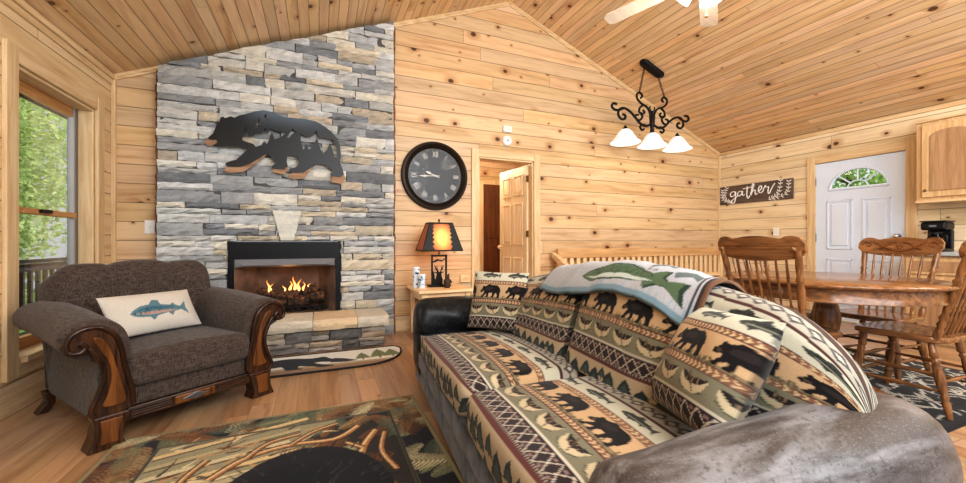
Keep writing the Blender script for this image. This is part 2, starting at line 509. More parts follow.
BEAR = [(.01, .27), (.03, .33), (.08, .37), (.11, .44), (.12, .50), (.15, .535), (.19, .51), (.24, .50), (.30, .53), (.38, .59), (.46, .60), (.55, .565),
        (.66, .565), (.76, .58), (.86, .54), (.94, .45), (.985, .33), (.97, .22), (.955, .12), (.96, .03), (.93, .0), (.82, .0), (.815, .035), (.85, .07), (.83, .16),
        (.77, .22), (.73, .15), (.70, .08), (.70, .02), (.66, .0), (.56, .0), (.555, .035), (.595, .07), (.61, .15), (.60, .215), (.52, .20), (.46, .21), (.44, .12),
        (.43, .03), (.40, .0), (.305, .0), (.30, .035), (.34, .07), (.335, .17), (.29, .13), (.22, .07), (.19, .01), (.15, -.01), (.075, .01), (.07, .045), (.13, .09), (.19, .18),
        (.22, .26), (.17, .27), (.12, .235), (.06, .22), (.02, .235)]
FISH = [(0, .12), (.06, .17), (.18, .22), (.32, .235), (.40, .31), (.50, .30), (.52, .22), (.68, .19), (.74, .22), (.78, .17), (.86, .15), (.98, .24), (.955, .12), (.99, .0),
        (.86, .09), (.72, .07), (.66, .0), (.60, .06), (.40, .03), (.34, -.03), (.28, .03), (.12, .05), (.04, .08)]
CANOE = [(0, .22), (.03, .10), (.10, .04), (.3, 0), (.7, 0), (.90, .04), (.97, .10), (1, .22), (.93, .13), (.7, .08), (.3, .08), (.07, .13)]
TREE = [(.0, .1), (.12, .28), (.05, .28), (.2, .48), (.13, .48), (.28, .7), (.24, .7), (.5, 1.0), (.76, .7), (.72, .7), (.87, .48), (.8, .48), (.95, .28), (.88, .28), (1, .1), (.56, .14), (.56, 0), (.44, 0), (.44, .14)]
def place(poly, x, y, s, flip=False, rot=0.0, sy=1.0):
    out = []
    for px, py in poly:
        if flip: px = 1 - px
        qx, qy = px * s, py * s * sy
        out.append((x + qx * math.cos(rot) - qy * math.sin(rot), y + qx * math.sin(rot) + qy * math.cos(rot)))
    return out

# lodge tapestry tile: bands from bottom (v=0) up, one repeat 0.40 m wide
TW = 0.40
TB = dict(trees=(0, .145), red=(.145, .157), dia=(.157, .235), cream=(.235, .245), canoe=(.245, .335), arrow=(.335, .365), bear=(.365, .475), arrow2=(.475, .505), fish=(.505, .585), line=(.585, .60), dia2=(.60, .68))
def lodge_tile():
    K = lin3(30, 24, 26)
    T = Img(TW, .70, .001, lin3(188, 164, 122))
    def band(n, c): T.rect(0, TW, TB[n][0], TB[n][1], c)
    band('trees', lin3(196, 172, 130))
    for k, (x, s, y) in enumerate([(.0, .10, .035), (.10, .075, .06), (.155, .11, .01), (.255, .075, .06), (.305, .105, .02), (.075, .05, .0), (.235, .05, .0), (.375, .055, .08)]):
        for dx in (0,):
            T.poly(place(TREE, x, y, s, sy=.95), lin3(44, 62, 64), 1, True)
            T.poly(place(TREE, x + s * .2, y + s * .1, s * .6, sy=.95), lin3(74, 94, 90), .8, True)
    band('red', lin3(112, 46, 40))
    band('dia', lin3(56, 40, 46))
    z0, z1 = TB['dia']
    zc = (z0 + z1) / 2
    for k in range(8):
        x = k * .05
        h = (z1 - z0) / 2 - .006
        for a in (0, .5):
            for sx in (1, -1):
                T.line([(x, zc - h * sx), (x + .025, zc), (x + .05, zc + h * sx)], .0045, lin3(206, 190, 164), 1, True)
        T.ell(x + .025, zc + h * .72, .008, .006, lin3(150, 110, 104), 1, 0, True)
        T.ell(x + .025, zc - h * .72, .008, .006, lin3(150, 110, 104), 1, 0, True)
    for k in range(40):
        T.rect(k * .01, k * .01 + .005, z0 + .001, z0 + .007, lin3(176, 160, 136))
    band('cream', lin3(208, 198, 172))
    band('canoe', lin3(134, 128, 96))
    z0 = TB['canoe'][0]
    for k in range(3):
        x = k * TW / 3 + .015
        cs = .112
        pc = lambda q: [(x + px_ * cs, z0 + .012 + py_ * cs * 1.25) for px_, py_ in q]
        T.poly(pc([(-.02, .16), (.2, .02), (.7, .0), (1.02, .14), (.8, .10), (.3, .10)]), lin3(84, 86, 60), .9, True)
        T.poly(pc([(0, .42), (.05, .2), (.18, .07), (.42, .0), (.7, .03), (.9, .15), (1, .44), (.8, .27), (.5, .20), (.2, .26)]), lin3(208, 186, 136), 1, True)
        T.poly(pc([(.02, .44), (.2, .42), (.5, .37), (.8, .40), (.98, .44), (.8, .26), (.5, .19), (.2, .25)]), lin3(46, 36, 34), 1, True)
        for q in (.3, .5, .68): T.line(pc([(q, .22), (q + .03, .39)]), .004, lin3(150, 118, 78), 1, True)
        T.line(pc([(.3, .50), (.62, .04)]), .005, lin3(110, 80, 50), 1, True)
    for nm in ('arrow', 'arrow2'):
        a, b = TB[nm]
        band(nm, lin3(150, 92, 54))
        T.rect(0, TW, a, a + .004, lin3(92, 34, 32)); T.rect(0, TW, b - .004, b, lin3(92, 34, 32))
        for k in range(20):
            x = k * .02
            m = (a + b) / 2
            T.line([(x, a + .006), (x + .010, m), (x, b - .006)], .006, lin3(222, 190, 124), 1, True)
    band('bear', lin3(214, 168, 104))
    a, b = TB['bear']
    T.rect(0, TW, a, a + .014, lin3(128, 112, 72), .8)
    for k in range(60):
        x = rng.uniform(0, TW)
        T.line([(x, a), (x + rng.uniform(-.006, .006), a + rng.uniform(.012, .03))], .003, lin3(104, 96, 62), .9, True)
    for k in range(2):
        x = k * .2 + .02
        T.poly(place(BEAR, x, a + .009, .165, sy=1.0), K, 1, True)
        T.ell(x + .075, a + .075, .03, .014, lin3(58, 46, 44), .7, .2, True)
        T.ell(x + .02, a + .06, .008, .006, lin3(96, 70, 50), .9, 0, True)
    band('fish', lin3(204, 200, 172))
    a, b = TB['fish']
    for k in range(2):
        x = k * .2 + .015
        T.poly(place(FISH, x, a + .022, .15, sy=1.15), lin3(62, 66, 60), 1, True)
        T.poly(place([(.1, .08), (.6, .08), (.8, .1), (.6, .11), (.3, .12)], x, a + .022, .15, sy=1.15), lin3(150, 150, 124), .9, True)
        for q in range(9):
            T.ell(x + .03 + q * .009, a + .05 + .004 * math.sin(q * 2), .003, .003, lin3(30, 34, 32), 1, 0, True)
    band('line', lin3(92, 44, 40))
    band('dia2', lin3(176, 168, 146))
    a, b = TB['dia2']; m = (a + b) / 2
    for k in range(8):
        x = k * .05
        T.poly([(x, m), (x + .025, b - .01), (x + .05, m), (x + .025, a + .01)], lin3(84, 74, 78), 1, True)
        T.poly([(x + .012, m), (x + .025, m + .014), (x + .038, m), (x + .025, m - .014)], lin3(190, 182, 160), 1, True)
    T.rect(0, TW, .68, .70, lin3(92, 60, 46))
    g = T.a.mean(-1, keepdims=True); T.a = (g + (T.a - g) * .66) * .84
    return T
TILE = lodge_tile()

# ------------------------------------------------------------------ structure
def mat_wall(name, mb, mat):
    o = mb.build(name, mat, None, 0); tag(o, kind='structure'); return o

b = MB(); b.box(XL - .2, XR + .2, YF, YB + .1, -.1, 0); b.box(1.2, 3.6, YB + .1, 6.7, -.1, 0); mat_wall('floor', b, M['floor'])
# ceiling: two sloping slabs
b = MB()
T_ = .1
zl, zr, zt = ceil_z(XL), ceil_z(XR), ceil_z(RX)
b.add([(XL - .2, YF, zl - .2 * SL), (RX, YF, zt), (RX, YB + .1, zt), (XL - .2, YB + .1, zl - .2 * SL), (XL - .2, YF, zl - .2 * SL + T_), (RX, YF, zt + T_), (RX, YB + .1, zt + T_), (XL - .2, YB + .1, zl - .2 * SL + T_)],
      [(0, 1, 2, 3), (7, 6, 5, 4), (0, 4, 5, 1), (2, 6, 7, 3), (0, 3, 7, 4)])
b.add([(RX, YF, zt), (XR + .2, YF, zr - .2 * SL), (XR + .2, YB + .1, zr - .2 * SL), (RX, YB + .1, zt), (RX, YF, zt + T_), (XR + .2, YF, zr - .2 * SL + T_), (XR + .2, YB + .1, zr - .2 * SL + T_), (RX, YB + .1, zt + T_)],
      [(0, 1, 2, 3), (7, 6, 5, 4), (0, 4, 5, 1), (2, 6, 7, 3), (1, 5, 6, 2)])
mat_wall('ceiling', b, M['ceiling'])

DX0, DX1, DZ = 1.775, 2.545, 2.03          # interior doorway in the back wall
b = MB()
def wall_poly(pts, y0, y1): b.prism(pts, y0, y1)
HA, HB = -.76, .19
wall_poly([(XL, 0), (HA, 0), (HA, ceil_z(HA)), (XL, ceil_z(XL))], YB, YB + .1)
wall_poly([(HB, 0), (DX0, 0), (DX0, ceil_z(DX0)), (HB, ceil_z(HB))], YB, YB + .1)
wall_poly([(HA, 0), (HB, 0), (HB, .30), (HA, .30)], YB, YB + .1)
wall_poly([(HA, 1.0), (HB, 1.0), (HB, ceil_z(HB)), (HA, ceil_z(HA))], YB, YB + .1)
wall_poly([(DX0, DZ), (DX1, DZ), (DX1, ceil_z(DX1)), (RX, ceil_z(RX)), (DX0, ceil_z(DX0))], YB, YB + .1)
wall_poly([(DX1, 0), (XR, 0), (XR, ceil_z(XR)), (DX1, ceil_z(DX1))], YB, YB + .1)
mat_wall('wall_back', b, M['wall_back'])

WY0, WY1, WZ0, WZ1 = 3.17, 4.06, .30, 2.05      # window opening in the left wall
b = MB()
b.box(XL - .16, XL, YF, WY0, 0, EAVE); b.box(XL - .16, XL, WY1, YB, 0, EAVE)
b.box(XL - .16, XL, WY0, WY1, 0, WZ0); b.box(XL - .16, XL, WY0, WY1, WZ1, EAVE)
mat_wall('wall_left', b, M['wall_left'])
FY0, FY1, FZ = 2.15, 3.01, 2.02                 # front door in the right wall
b = MB()
b.box(XR, XR + .1, YF, FY0, 0, EAVE); b.box(XR, XR + .1, FY1, YB, 0, EAVE); b.box(XR, XR + .1, FY0, FY1, FZ, EAVE)
mat_wall('wall_right', b, M['wall_right'])
# little hall behind the doorway
b = MB(); b.box(1.2, 1.3, YB + .1, 6.6, 0, 2.45); b.box(3.5, 3.6, YB + .1, 6.6, 0, 2.45); b.box(1.2, 3.6, 6.5, 6.6, 0, 2.45)
mat_wall('wall_hall', b, M['wall_back'])
b = MB(); b.box(1.2, 3.6, YB + .1, 6.6, 2.45, 2.5); mat_wall('ceiling_hall', b, M['ceiling'])
b = MB(); b.box(2.66, 2.74, 6.46, 6.5, 0, 2.1); b.box(2.74, 3.3, 6.46, 6.5, 2.04, 2.12); b.box(3.3, 3.38, 6.46, 6.5, 0, 2.1)
mat_wall('trim_hall', b, M['trim_z'])
o = thing('door_3', None, None, (2.74, 6.49, 0), kind='structure')
b = MB(); b.box(0, .56, -.02, .0, 0, 2.04); b.build('door_leaf', M['brown_door'], o, 0)
b = MB(); b.box(.06, .26, -.03, -.02, .2, .9); b.box(.3, .5, -.03, -.02, .2, .9); b.box(.06, .26, -.03, -.02, 1.05, 1.9); b.box(.3, .5, -.03, -.02, 1.05, 1.9)
b.build('door_panel', M['brown_door'], o, 0, .006)

# trims
def trim(name, mb, mat, bevel=.004): return tag(mb.build(name, mat, None, 0, bevel), kind='structure')
CW = .09
b = MB(); b.box(DX0 - CW, DX0, YB - .022, YB, 0, DZ + CW); b.box(DX1, DX1 + CW, YB - .022, YB, 0, DZ + CW)
b.box(DX0, DX0 + .02, YB, YB + .1, 0, DZ); b.box(DX1 - .02, DX1, YB, YB + .1, 0, DZ)
trim('trim_1', b, M['trim_z'])
b = MB(); b.box(DX0, DX1, YB - .02, YB, DZ, DZ + CW); b.box(DX0, DX1, YB, YB + .1, DZ - .02, DZ); trim('trim_2', b, M['trim_x'])
# rake mouldings where ceiling meets back wall
def rake(x0, x1):
    m = MB()
    z0, z1 = ceil_z(x0 + 1e-6), ceil_z(x1 - 1e-6)
    for dz, dy in ((.05, .018), (.03, .028)):
        m.add([(x0, YB - dy, z0 - dz), (x1, YB - dy, z1 - dz), (x1, YB, z1 - dz), (x0, YB, z0 - dz), (x0, YB - dy, z0), (x1, YB - dy, z1), (x1, YB, z1), (x0, YB, z0)],
              [(0, 3, 2, 1), (4, 5, 6, 7), (0, 1, 5, 4), (2, 3, 7, 6), (0, 4, 7, 3), (1, 2, 6, 5)])
    return m
trim('trim_3', rake(XL, RX), M['trim_x']); trim('trim_4', rake(RX, XR), M['trim_x'])
b = MB(); b.box(XL, XL + .03, YF, YB, EAVE - .045, EAVE); b.box(XL, XL + .014, YF, YB, EAVE - .09, EAVE - .045); trim('trim_5', b, M['trim_y'])
b = MB(); b.box(XR - .03, XR, YF, YB, EAVE - .045, EAVE); trim('trim_6', b, M['trim_y'])
b = MB(); b.box(XL, XL + .03, YB - .03, YB, 0, EAVE - .04); trim('trim_7', b, M['trim_z'])
b = MB(); b.box(XR - .03, XR, YB - .03, YB, 0, EAVE - .04); trim('trim_8', b, M['trim_z'])
b = MB(); b.box(XR - .02, XR, FY1, FY1 + CW, 0, FZ + CW); b.box(XR - .02, XR, FY0 - CW, FY0, 0, FZ + CW); trim('trim_9', b, M['trim_z'])
b = MB(); b.box(XR - .02, XR, FY0, FY1, FZ, FZ + CW); trim('trim_10', b, M['trim_y'])
b = MB(); b.box(.78, DX0 - CW, YB - .018, YB, 0, .12); b.box(DX1 + CW, XR - .03, YB - .018, YB, 0, .12); b.box(XL + .03, -1.31, YB - .018, YB, 0, .12)
trim('baseboard_back', b, M['trim_x'])
b = MB(); b.box(XL, XL + .018, YF, YB - .03, 0, .12); trim('baseboard_left', b, M['trim_y'])
b = MB(); b.box(XR - .018, XR, FY1 + CW, YB - .03, 0, .12); trim('baseboard_right', b, M['trim_y'])

# window
w = thing('window_1', None, None, (XL, (WY0 + WY1) / 2, WZ0), kind='structure')
hy = (WY1 - WY0) / 2; wh = WZ1 - WZ0
b = MB()
for s in (-1, 1):
    b.box(-.15, .0, s * hy - .02, s * hy + .02, 0, wh)
    b.box(0, .024, s * (hy + .05) - .05, s * (hy + .05) + .05, -.1, wh + .1)
b.build('side_casing', M['trim_z'], w, 0, .004)
b = MB(); b.box(0, .022, -hy, hy, wh, wh + .1); b.box(0, .022, -hy, hy, -.1, 0); b.box(-.15, 0, -hy + .02, hy - .02, wh - .02, wh + .005); b.box(-.15, .05, -hy + .02, hy - .02, -.02, .02)
b.build('head_casing', M['trim_y'], w, 0, .004)
b = MB()
for s in (-1, 1): b.box(-.14, -.09, s * (hy - .035) - .018, s * (hy - .035) + .018, .02, wh - .02)
b.build('jamb_liner', M['steel'], w, 0)
b = MB()
ZM = 1.20 - WZ0 
b.box(-.12, -.085, -hy + .05, hy - .05, ZM - .02, ZM + .02)
b.box(-.135, -.10, -hy + .05, hy - .05, wh - .09, wh - .02); b.box(-.12, -.085, -hy + .05, hy - .05, .02, .09)
b.build('sash', M['sash'], w, 0, .003)
for s in (-1, 1):
    b = MB(); b.box(-.125, -.09, s * (hy - .06) - .012, s * (hy - .06) + .012, .02, wh - .02); b.build('sash_stile', M['stile'], w, 0, .003)
b = MB(); b.box(-.086, -.06, -.05, .05, ZM - .006, ZM + .018); b.build('sash_lock', M['bronze'], w, 0, .003)
b = MB(); b.box(-.112, -.108, -hy + .06, hy - .06, .05, wh - .05); b.build('glass_pane', M['glass'], w, 0)

# interior pine door, open into the hall
dr = thing('door_2', None, None, (DX1 - .025, YB + .1, 0), R(-86), kind='structure')
def panel_door(par, wd, ht, th, mat, rows, pm=None):
    """leaf from x=-wd..0; raised panels on both faces"""
    m = MB(); m.box(-wd, 0, -th / 2, th / 2, .01, ht); m.build('door_leaf', mat, par, 0, .003)
    for (z0, z1) in rows:
        for k in range(2):
            x0 = -wd + .1 + k * (wd - .2 + .08) / 2
            x1 = x0 + (wd - .28) / 2
            q = MB()
            for s in (-1, 1):
                for (e, d) in ((0, .012), (.03, .006)):
                    pass
                # sunk moulding + raised field
                ya = s * th / 2
                q.box(x0, x1, min(ya, ya + s * .012), max(ya, ya + s * .012), z0, z0 + .018)
                q.box(x0, x1, min(ya, ya + s * .012), max(ya, ya + s * .012), z1 - .018, z1)
                q.box(x0, x0 + .018, min(ya, ya + s * .012), max(ya, ya + s * .012), z0 + .018, z1 - .018)
                q.box(x1 - .018, x1, min(ya, ya + s * .012), max(ya, ya + s * .012), z0 + .018, z1 - .018)
                q.box(x0 + .045, x1 - .045, min(ya, ya + s * .008), max(ya, ya + s * .008), z0 + .045, z1 - .045)
            q.build('door_panel', pm or mat, par, 0, .004)
panel_door(dr, .72, 2.0, .036, M['door_pine'], [(.2, .78), (.95, 1.52), (1.62, 1.9)])
for sgn in (-1, 1):
    b = MB(); b.ball((-.66, sgn * .06, .92), .027); b.tube([(-.66, sgn * .015, .92), (-.66, sgn * .05, .92)], .01); b.build('door_knob', M['pale_z'], dr, 180)
for z in (.3, 1.1, 1.82):
    b = MB(); b.tube([(.0, .0, z - .045), (.0, .0, z + .045)], .008); b.box(-.002, .003, -.03, .03, z - .04, z + .04); b.build('hinge', M['brass'], dr, 0)

# white front door with a fan light
fd = thing('door_1', None, None, (XR + .03, FY1, 0), R(90), kind='structure')   # leaf x from -wd..0 -> along -y
wd = FY1 - FY0
# fan light geometry: opening built as ring of quads around a half ellipse
FC, FZ0, FA, FB = -wd / 2, 1.66, .275, .24
b = MB()
N = 32
arc = [(FC + FA * math.cos(PI * i / N), FZ0 + FB * math.sin(PI * i / N)) for i in range(N + 1)]
for yy in (-.02, .02):
    vs = []; fs = []
    for i, (x, z) in enumerate(arc):
        a = PI * i / N
        # project to rectangle border
        ox = max(-wd, min(0, FC + math.cos(a) * 10)) ; dxr = (wd / 2) / max(abs(math.cos(a)), 1e-6); dzr = (FZ - .005 - FZ0) / max(math.sin(a), 1e-6)
        t = min(dxr, dzr)
        vs += [(x, yy, z), (FC + t * math.cos(a), yy, FZ0 + t * math.sin(a))]
    for i in range(N): fs.append((2 * i, 2 * i + 1, 2 * i + 3, 2 * i + 2))
    k = len(vs)
    vs += [(-wd, yy, .01), (0, yy, .01)]
    fs.append((k, k + 1, 1, 0, 2 * N, 2 * N + 1))
    # corner triangles
    for cx, cond in ((0, 1), (-wd, -1)):
        best = [i for i in range(N + 1) if abs((vs[2 * i + 1][2]) - (FZ - .005)) < 1e-6]
        if cx == 0: i = best[0] - 1; tri = (2 * i + 1, len(vs), 2 * best[0] + 1)
        else: i = best[-1]; tri = (2 * i + 1, len(vs), 2 * (i + 1) + 1)
        vs.append((cx, yy, FZ - .005)); fs.append(tri)
    b.add(vs, fs)
b.build('door_leaf', M['white'], fd, 0)
b = MB()
b.tube([(x, .022, z) for x, z in arc] , .014, 8)
b.tube([(FC - FA - .012, .022, FZ0), (FC + FA + .012, .022, FZ0)], .016, 8)
for a in (45, 90, 135):
    b.tube([(FC + .10 * math.cos(R(a)), .018, FZ0 + .09 * math.sin(R(a))), (FC + FA * math.cos(R(a)), .018, FZ0 + FB * math.sin(R(a)))], .008, 6)
b.tube([(FC + .10 * math.cos(PI * i / 16), .018, FZ0 + .09 * math.sin(PI * i / 16)) for i in range(17)], .008, 6)
b.build('fan_light_frame', M['white'], fd, 40)
b = MB(); b.prism([(x, z) for x, z in arc], -.004, .004); b.build('glass_pane', M['glass'], fd, 0)
for (z0, z1) in ((.2, .78), (.9, 1.52)):
    for k in range(2):
        x0 = -wd + .12 + k * (wd - .24 + .09) / 2; x1 = x0 + (wd - .33) / 2
        q = MB()
        for (xa, xb, za, zb) in ((x0, x1, z0, z0 + .02), (x0, x1, z1 - .02, z1), (x0, x0 + .02, z0, z1), (x1 - .02, x1, z0, z1)): q.box(xa, xb, .02, .03, za, zb)
        q.box(x0 + .05, x1 - .05, 0.02, .031, z0 + .05, z1 - .05)
        q.build('door_panel', M['white'], fd, 0, .004)
b = MB(); b.ball((-wd + .07, .075, 1.06), .03, 16); b.tube([(-wd + .07, .02, 1.06), (-wd + .07, .06, 1.06)], .012); b.tube([(-wd + .07, .02, 1.06), (-wd + .07, .026, 1.06)], .03, 16)
b.build('door_knob', M['chrome'], fd, 60)
b = MB()
for z in (.25, 1.05, 1.78): b.box(-.004, .004, .02, .03, z - .05, z + .05)
b.build('hinge', M['steel'], fd, 0)

# ------------------------------------------------------------------ outside
LEAFM = []
for i, (c1, c2) in enumerate([((196, 218, 150), (144, 184, 108)), ((226, 236, 184), (178, 206, 136)), ((172, 202, 142), (122, 162, 100))]):
    t = NT('leaves_%d' % i)
    n = t.noise(t.obj(), 2.5, 3)
    c = t.mix(t.smooth(n, .35, .65), srgb(*c1), srgb(*c2))
    t.fin(c, .6, **{'Transmission Weight': 0.0})
    t.t.nodes.remove(t.p)
    d = t.n('ShaderNodeBsdfDiffuse'); tr = t.n('ShaderNodeBsdfTranslucent'); mx = t.n('ShaderNodeMixShader')
    t.t.links.new(c, d.inputs[0]); t.t.links.new(c, tr.inputs[0]); mx.inputs[0].default_value = .45
    t.t.links.new(d.outputs[0], mx.inputs[1]); t.t.links.new(tr.outputs[0], mx.inputs[2]); t.t.links.new(mx.outputs[0], t.out.inputs[0])
    LEAFM.append(t.m)
M['bark'] = woodgrain('bark', 'z', srgb(112, 100, 88), srgb(62, 54, 46), .9)
M['deckwood'] = woodgrain('deck_wood', 'y', srgb(66, 64, 64), srgb(44, 43, 43), .8)
M['grass'] = fabric('grass', srgb(70, 104, 46), srgb(120, 150, 74), .9, 3, 0, .2)
def tree(loc, h, r, mi, label, zc=.55):
    o = thing('broadleaf_tree', label, 'tree', loc, 0, 'trees beyond the deck')
    m = MB(); m.tube([(0, 0, -.2), (.05, 0, h * .4), (0, .06, h * .9)], [.11, .09, .03], 8)
    for k in range(7):
        a = rng.uniform(0, 6.28); z = h * rng.uniform(.2, .8)
        m.tube([(0.03, 0, z), (.5 * r * math.cos(a), .5 * r * math.sin(a), z + .3)], [.035, .012], 6)
    m.build('trunk', M['bark'], o, 60)
    n = 9000
    th = rng.uniform(0, 2 * PI, n); ph = np.arccos(rng.uniform(-1, 1, n)); rr = r * rng.uniform(.25, 1, n) ** .6
    blob = 1 + .25 * np.sin(3 * th + 5 * np.cos(ph)) 
    c = np.stack([rr * blob * np.sin(ph) * np.cos(th), rr * blob * np.sin(ph) * np.sin(th), h * zc + np.cos(ph) * rr * blob * h * .42 / r], -1)
    s = rng.uniform(.022, .05, n)
    a1 = rng.normal(size=(n, 3)); a1 /= np.linalg.norm(a1, axis=1)[:, None]
    a2 = np.cross(a1, rng.normal(size=(n, 3))); a2 /= np.linalg.norm(a2, axis=1)[:, None]
    v = np.stack([c + a1 * s[:, None] * 1.5, c + a2 * s[:, None] * .7, c - a1 * s[:, None] * 1.5, c - a2 * s[:, None] * .7], 1).reshape(-1, 3)
    me = bpy.data.meshes.new('crown')
    me.from_pydata(v.tolist(), [], [(4 * i, 4 * i + 1, 4 * i + 2, 4 * i + 3) for i in range(n)])
    link_mesh('crown', me, LEAFM[mi], o)
g = MB(); g.box(-16, XL - .4, 0, 18, -.75, -.65); tag(g.build('ground', M['grass'], None, 0), kind='structure')
g = MB(); g.box(7.0, 14, -2, 8, -.75, -.65); tag(g.build('ground', M['grass'], None, 0), kind='structure')
TL = [((-4.6, 6.0, -.65), 4.6, 1.2, 0, 'light green leafy tree nearest the deck rail, left in the window'), ((-4.7, 8.0, -.65), 5.2, 1.2, 1, 'pale yellow-green leafy tree showing in the right of the window'),
      ((-6.6, 7.6, -.65), 6, 1.7, 1, 'tall pale green tree farther back, left of the window view'), ((-5.6, 9.6, -.65), 6.5, 1.8, 0, 'tall mid green tree far back in the middle of the window'), ((-7.6, 12.5, -.65), 7, 2.2, 2, 'darker green tree at the very back of the window view')]
for loc, h, r, mi, lb in TL: tree(loc, h, r, mi, lb)
tree((9.6, 4.2, -.65), 4.6, 1.2, 0, 'green tree seen through the fan light of the white door', .62)
b = MB(); b.box(-3.3, XL - .17, 1.5, 8.5, -.16, -.1); tag(b.build('trim_deck', M['deckwood'], None, 0), kind='structure')
o = thing('deck_railing', 'dark grey wooden deck railing outside the window', 'railing', (-3.2, 5.0, -.1))
b = MB(); b.box(-.06, .06, -3.4, 3.4, .84, .88); b.box(-.02, .02, -3.4, 3.4, .74, .83); b.box(-.02, .02, -3.4, 3.4, .08, .14); b.build('rail', M['deckwood'], o, 0, .004)
for k in range(3):
    b = MB(); b.box(-.045, .045, -3.0 + k * 3.0 - .045, -3.0 + k * 3.0 + .045, 0, .84); b.build('post', M['deckwood'], o, 0, .004)
k = -3.2
while k < 3.3:
    if min(abs(k + 3), abs(k), abs(k - 3)) > .08:
        b = MB(); b.box(-.018, .018, k - .018, k + .018, .14, .74); b.build('baluster', M['deckwood'], o, 0)
    k += .14
# porch eave board seen at the top of the window
b = MB(); b.box(-2.35, XL - .17, 1.4, 8.0, 2.36, 2.40); b.box(-2.40, -2.35, 1.4, 8.0, 2.26, 2.42)
tag(b.build('trim_eave', M['deckwood'], None, 0), kind='structure')

# ------------------------------------------------------------------ stone chimney
SX0, SX1, SY = -1.30, .742, 4.20
OX0, OX1, OZ0, OZ1 = -.775, .205, .30, 1.005
STONES = [(206, 207, 208), (184, 186, 189), (214, 211, 204), (160, 163, 168), (208, 203, 192), (208, 198, 180), (196, 196, 195), (134, 138, 144), (196, 184, 168), (202, 203, 204), (168, 170, 173)]
def stone_block(vs, fs, cs, x0, x1, z0, z1, yf, yb, col, nx=None, rough=.012):
    """rough-faced block with front at yf"""
    nx = nx or max(3, int((x1 - x0) / .045)); nz = max(3, int((z1 - z0) / .03))
    base = len(vs)
    gx = np.linspace(x0, x1, nx + 1); gz = np.linspace(z0, z1, nz + 1)
    tilt = rng.uniform(-.01, .01); tz = rng.uniform(-.010, .004)
    skl, skr = rng.uniform(-.006, .006, 2)
    for j, z in enumerate(gz):
        for i, x in enumerate(gx):
            e = min(i, nx - i, j, nz - j)
            dep = yf + (.014 if e == 0 else 0) + rng.uniform(-rough, rough) * (1 if e else .5) + tilt * (i / nx - .5) * 2 + tz * (j / nz - .5) * 2
            xx = x + (skl if i == 0 else skr if i == nx else rng.uniform(-.006, .006)) + (0 if 0 < i < nx else rng.uniform(-.003, .003))
            zz = z + (rng.uniform(-.004, .004) if 0 < i < nx or True else 0)
            vs.append((xx, dep, zz))
            k = rng.uniform(.88, 1.1)
            cs.append(col * k)
    W = nx + 1
    for j in range(nz):
        for i in range(nx):
            a = base + j * W + i
            fs.append((a, a + 1, a + W + 1, a + W))
    # sides
    rim = [base + i for i in range(W)] + [base + j * W + nx for j in range(1, nz + 1)] + [base + nz * W + i for i in range(nx - 1, -1, -1)] + [base + j * W for j in range(nz - 1, 0, -1)]
    nb = len(vs)
    for r_ in rim:
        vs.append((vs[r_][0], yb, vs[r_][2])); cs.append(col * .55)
    n = len(rim)
    for i in range(n):
        j = (i + 1) % n
        fs.append((rim[i], nb + i, nb + j, rim[j]))
KS = [(-.41, 1.298), (-.155, 1.298), (-.225, 1.008), (-.34, 1.008)]    # keystone trapezoid
def stone_region(rects, yf, yb, zlimit=None, z_lo=0, z_hi=4.0, x_lo=SX0, x_hi=SX1, hmin=.05, hmax=.12, lmin=.14, lmax=.5, brk=()):
    vs, fs, cs = [], [], []
    z = z_lo
    while z < z_hi - .01:
        hh = rng.choice([.05, .065, .085, .11]) if hmax > .1 else rng.uniform(hmin, hmax)
        if z + hh > z_hi - .03: hh = z_hi - z
        for bk in brk:
            if z < bk - .001 and z + hh > bk - .035: hh = bk - z; break
        x = x_lo
        while x < x_hi - .001:
            ln = rng.uniform(lmin, lmax)
            if x + ln > x_hi - .09: ln = x_hi - x
            parts = [(x, x + ln)]
            for (a0, a1, c0, c1) in rects:
                if z + hh > c0 + .004 and z < c1 - .004:
                    if c1 == 1.30:
                        fq = (z - c0) / (c1 - c0); a0 = -.335 - .07 * fq; a1 = -.23 + .07 * fq
                    npts = []
                    for (p, q) in parts:
                        if q <= a0 or p >= a1: npts.append((p, q)); continue
                        if p < a0 - .02: npts.append((p, a0))
                        if q > a1 + .02: npts.append((a1, q))
                    parts = npts
            for p, q in parts:
                if zlimit and z > zlimit(q): continue
                # sometimes split a tall block into two thin ledges
                col = lin3(*STONES[rng.integers(len(STONES))]) * rng.uniform(.76, 1.06)
                d = yf + rng.uniform(-.012, .014)
                if hh > .09 and rng.random() < .55:
                    s = hh * rng.uniform(.4, .6)
                    stone_block(vs, fs, cs, p + .002, q - .002, z + .002, z + s - .002, d, yb, col)
                    col2 = lin3(*STONES[rng.integers(len(STONES))]) * rng.uniform(.82, 1.12)
                    mdl = p + (q - p) * rng.uniform(.3, .7)
                    if q - p > .3:
                        stone_block(vs, fs, cs, p + .002, mdl - .002, z + s + .002, z + hh - .002, d + rng.uniform(-.01, .01), yb, col2)
                        col2 = lin3(*STONES[rng.integers(len(STONES))])
                        stone_block(vs, fs, cs, mdl + .002, q - .002, z + s + .002, z + hh - .002, d + rng.uniform(-.01, .01), yb, col2)
                    else:
                        stone_block(vs, fs, cs, p + .002, q - .002, z + s + .002, z + hh - .002, d + rng.uniform(-.01, .01), yb, col2)
                else:
                    stone_block(vs, fs, cs, p + .002, q - .002, z + .002, z + hh - .002, d, yb, col)
            x += ln
        z += hh
    return vs, fs, cs
ch = thing('stone_chimney', 'tall grey ledgestone chimney breast rising to the sloping pine ceiling', 'chimney', ((SX0 + SX1) / 2, SY, 0))
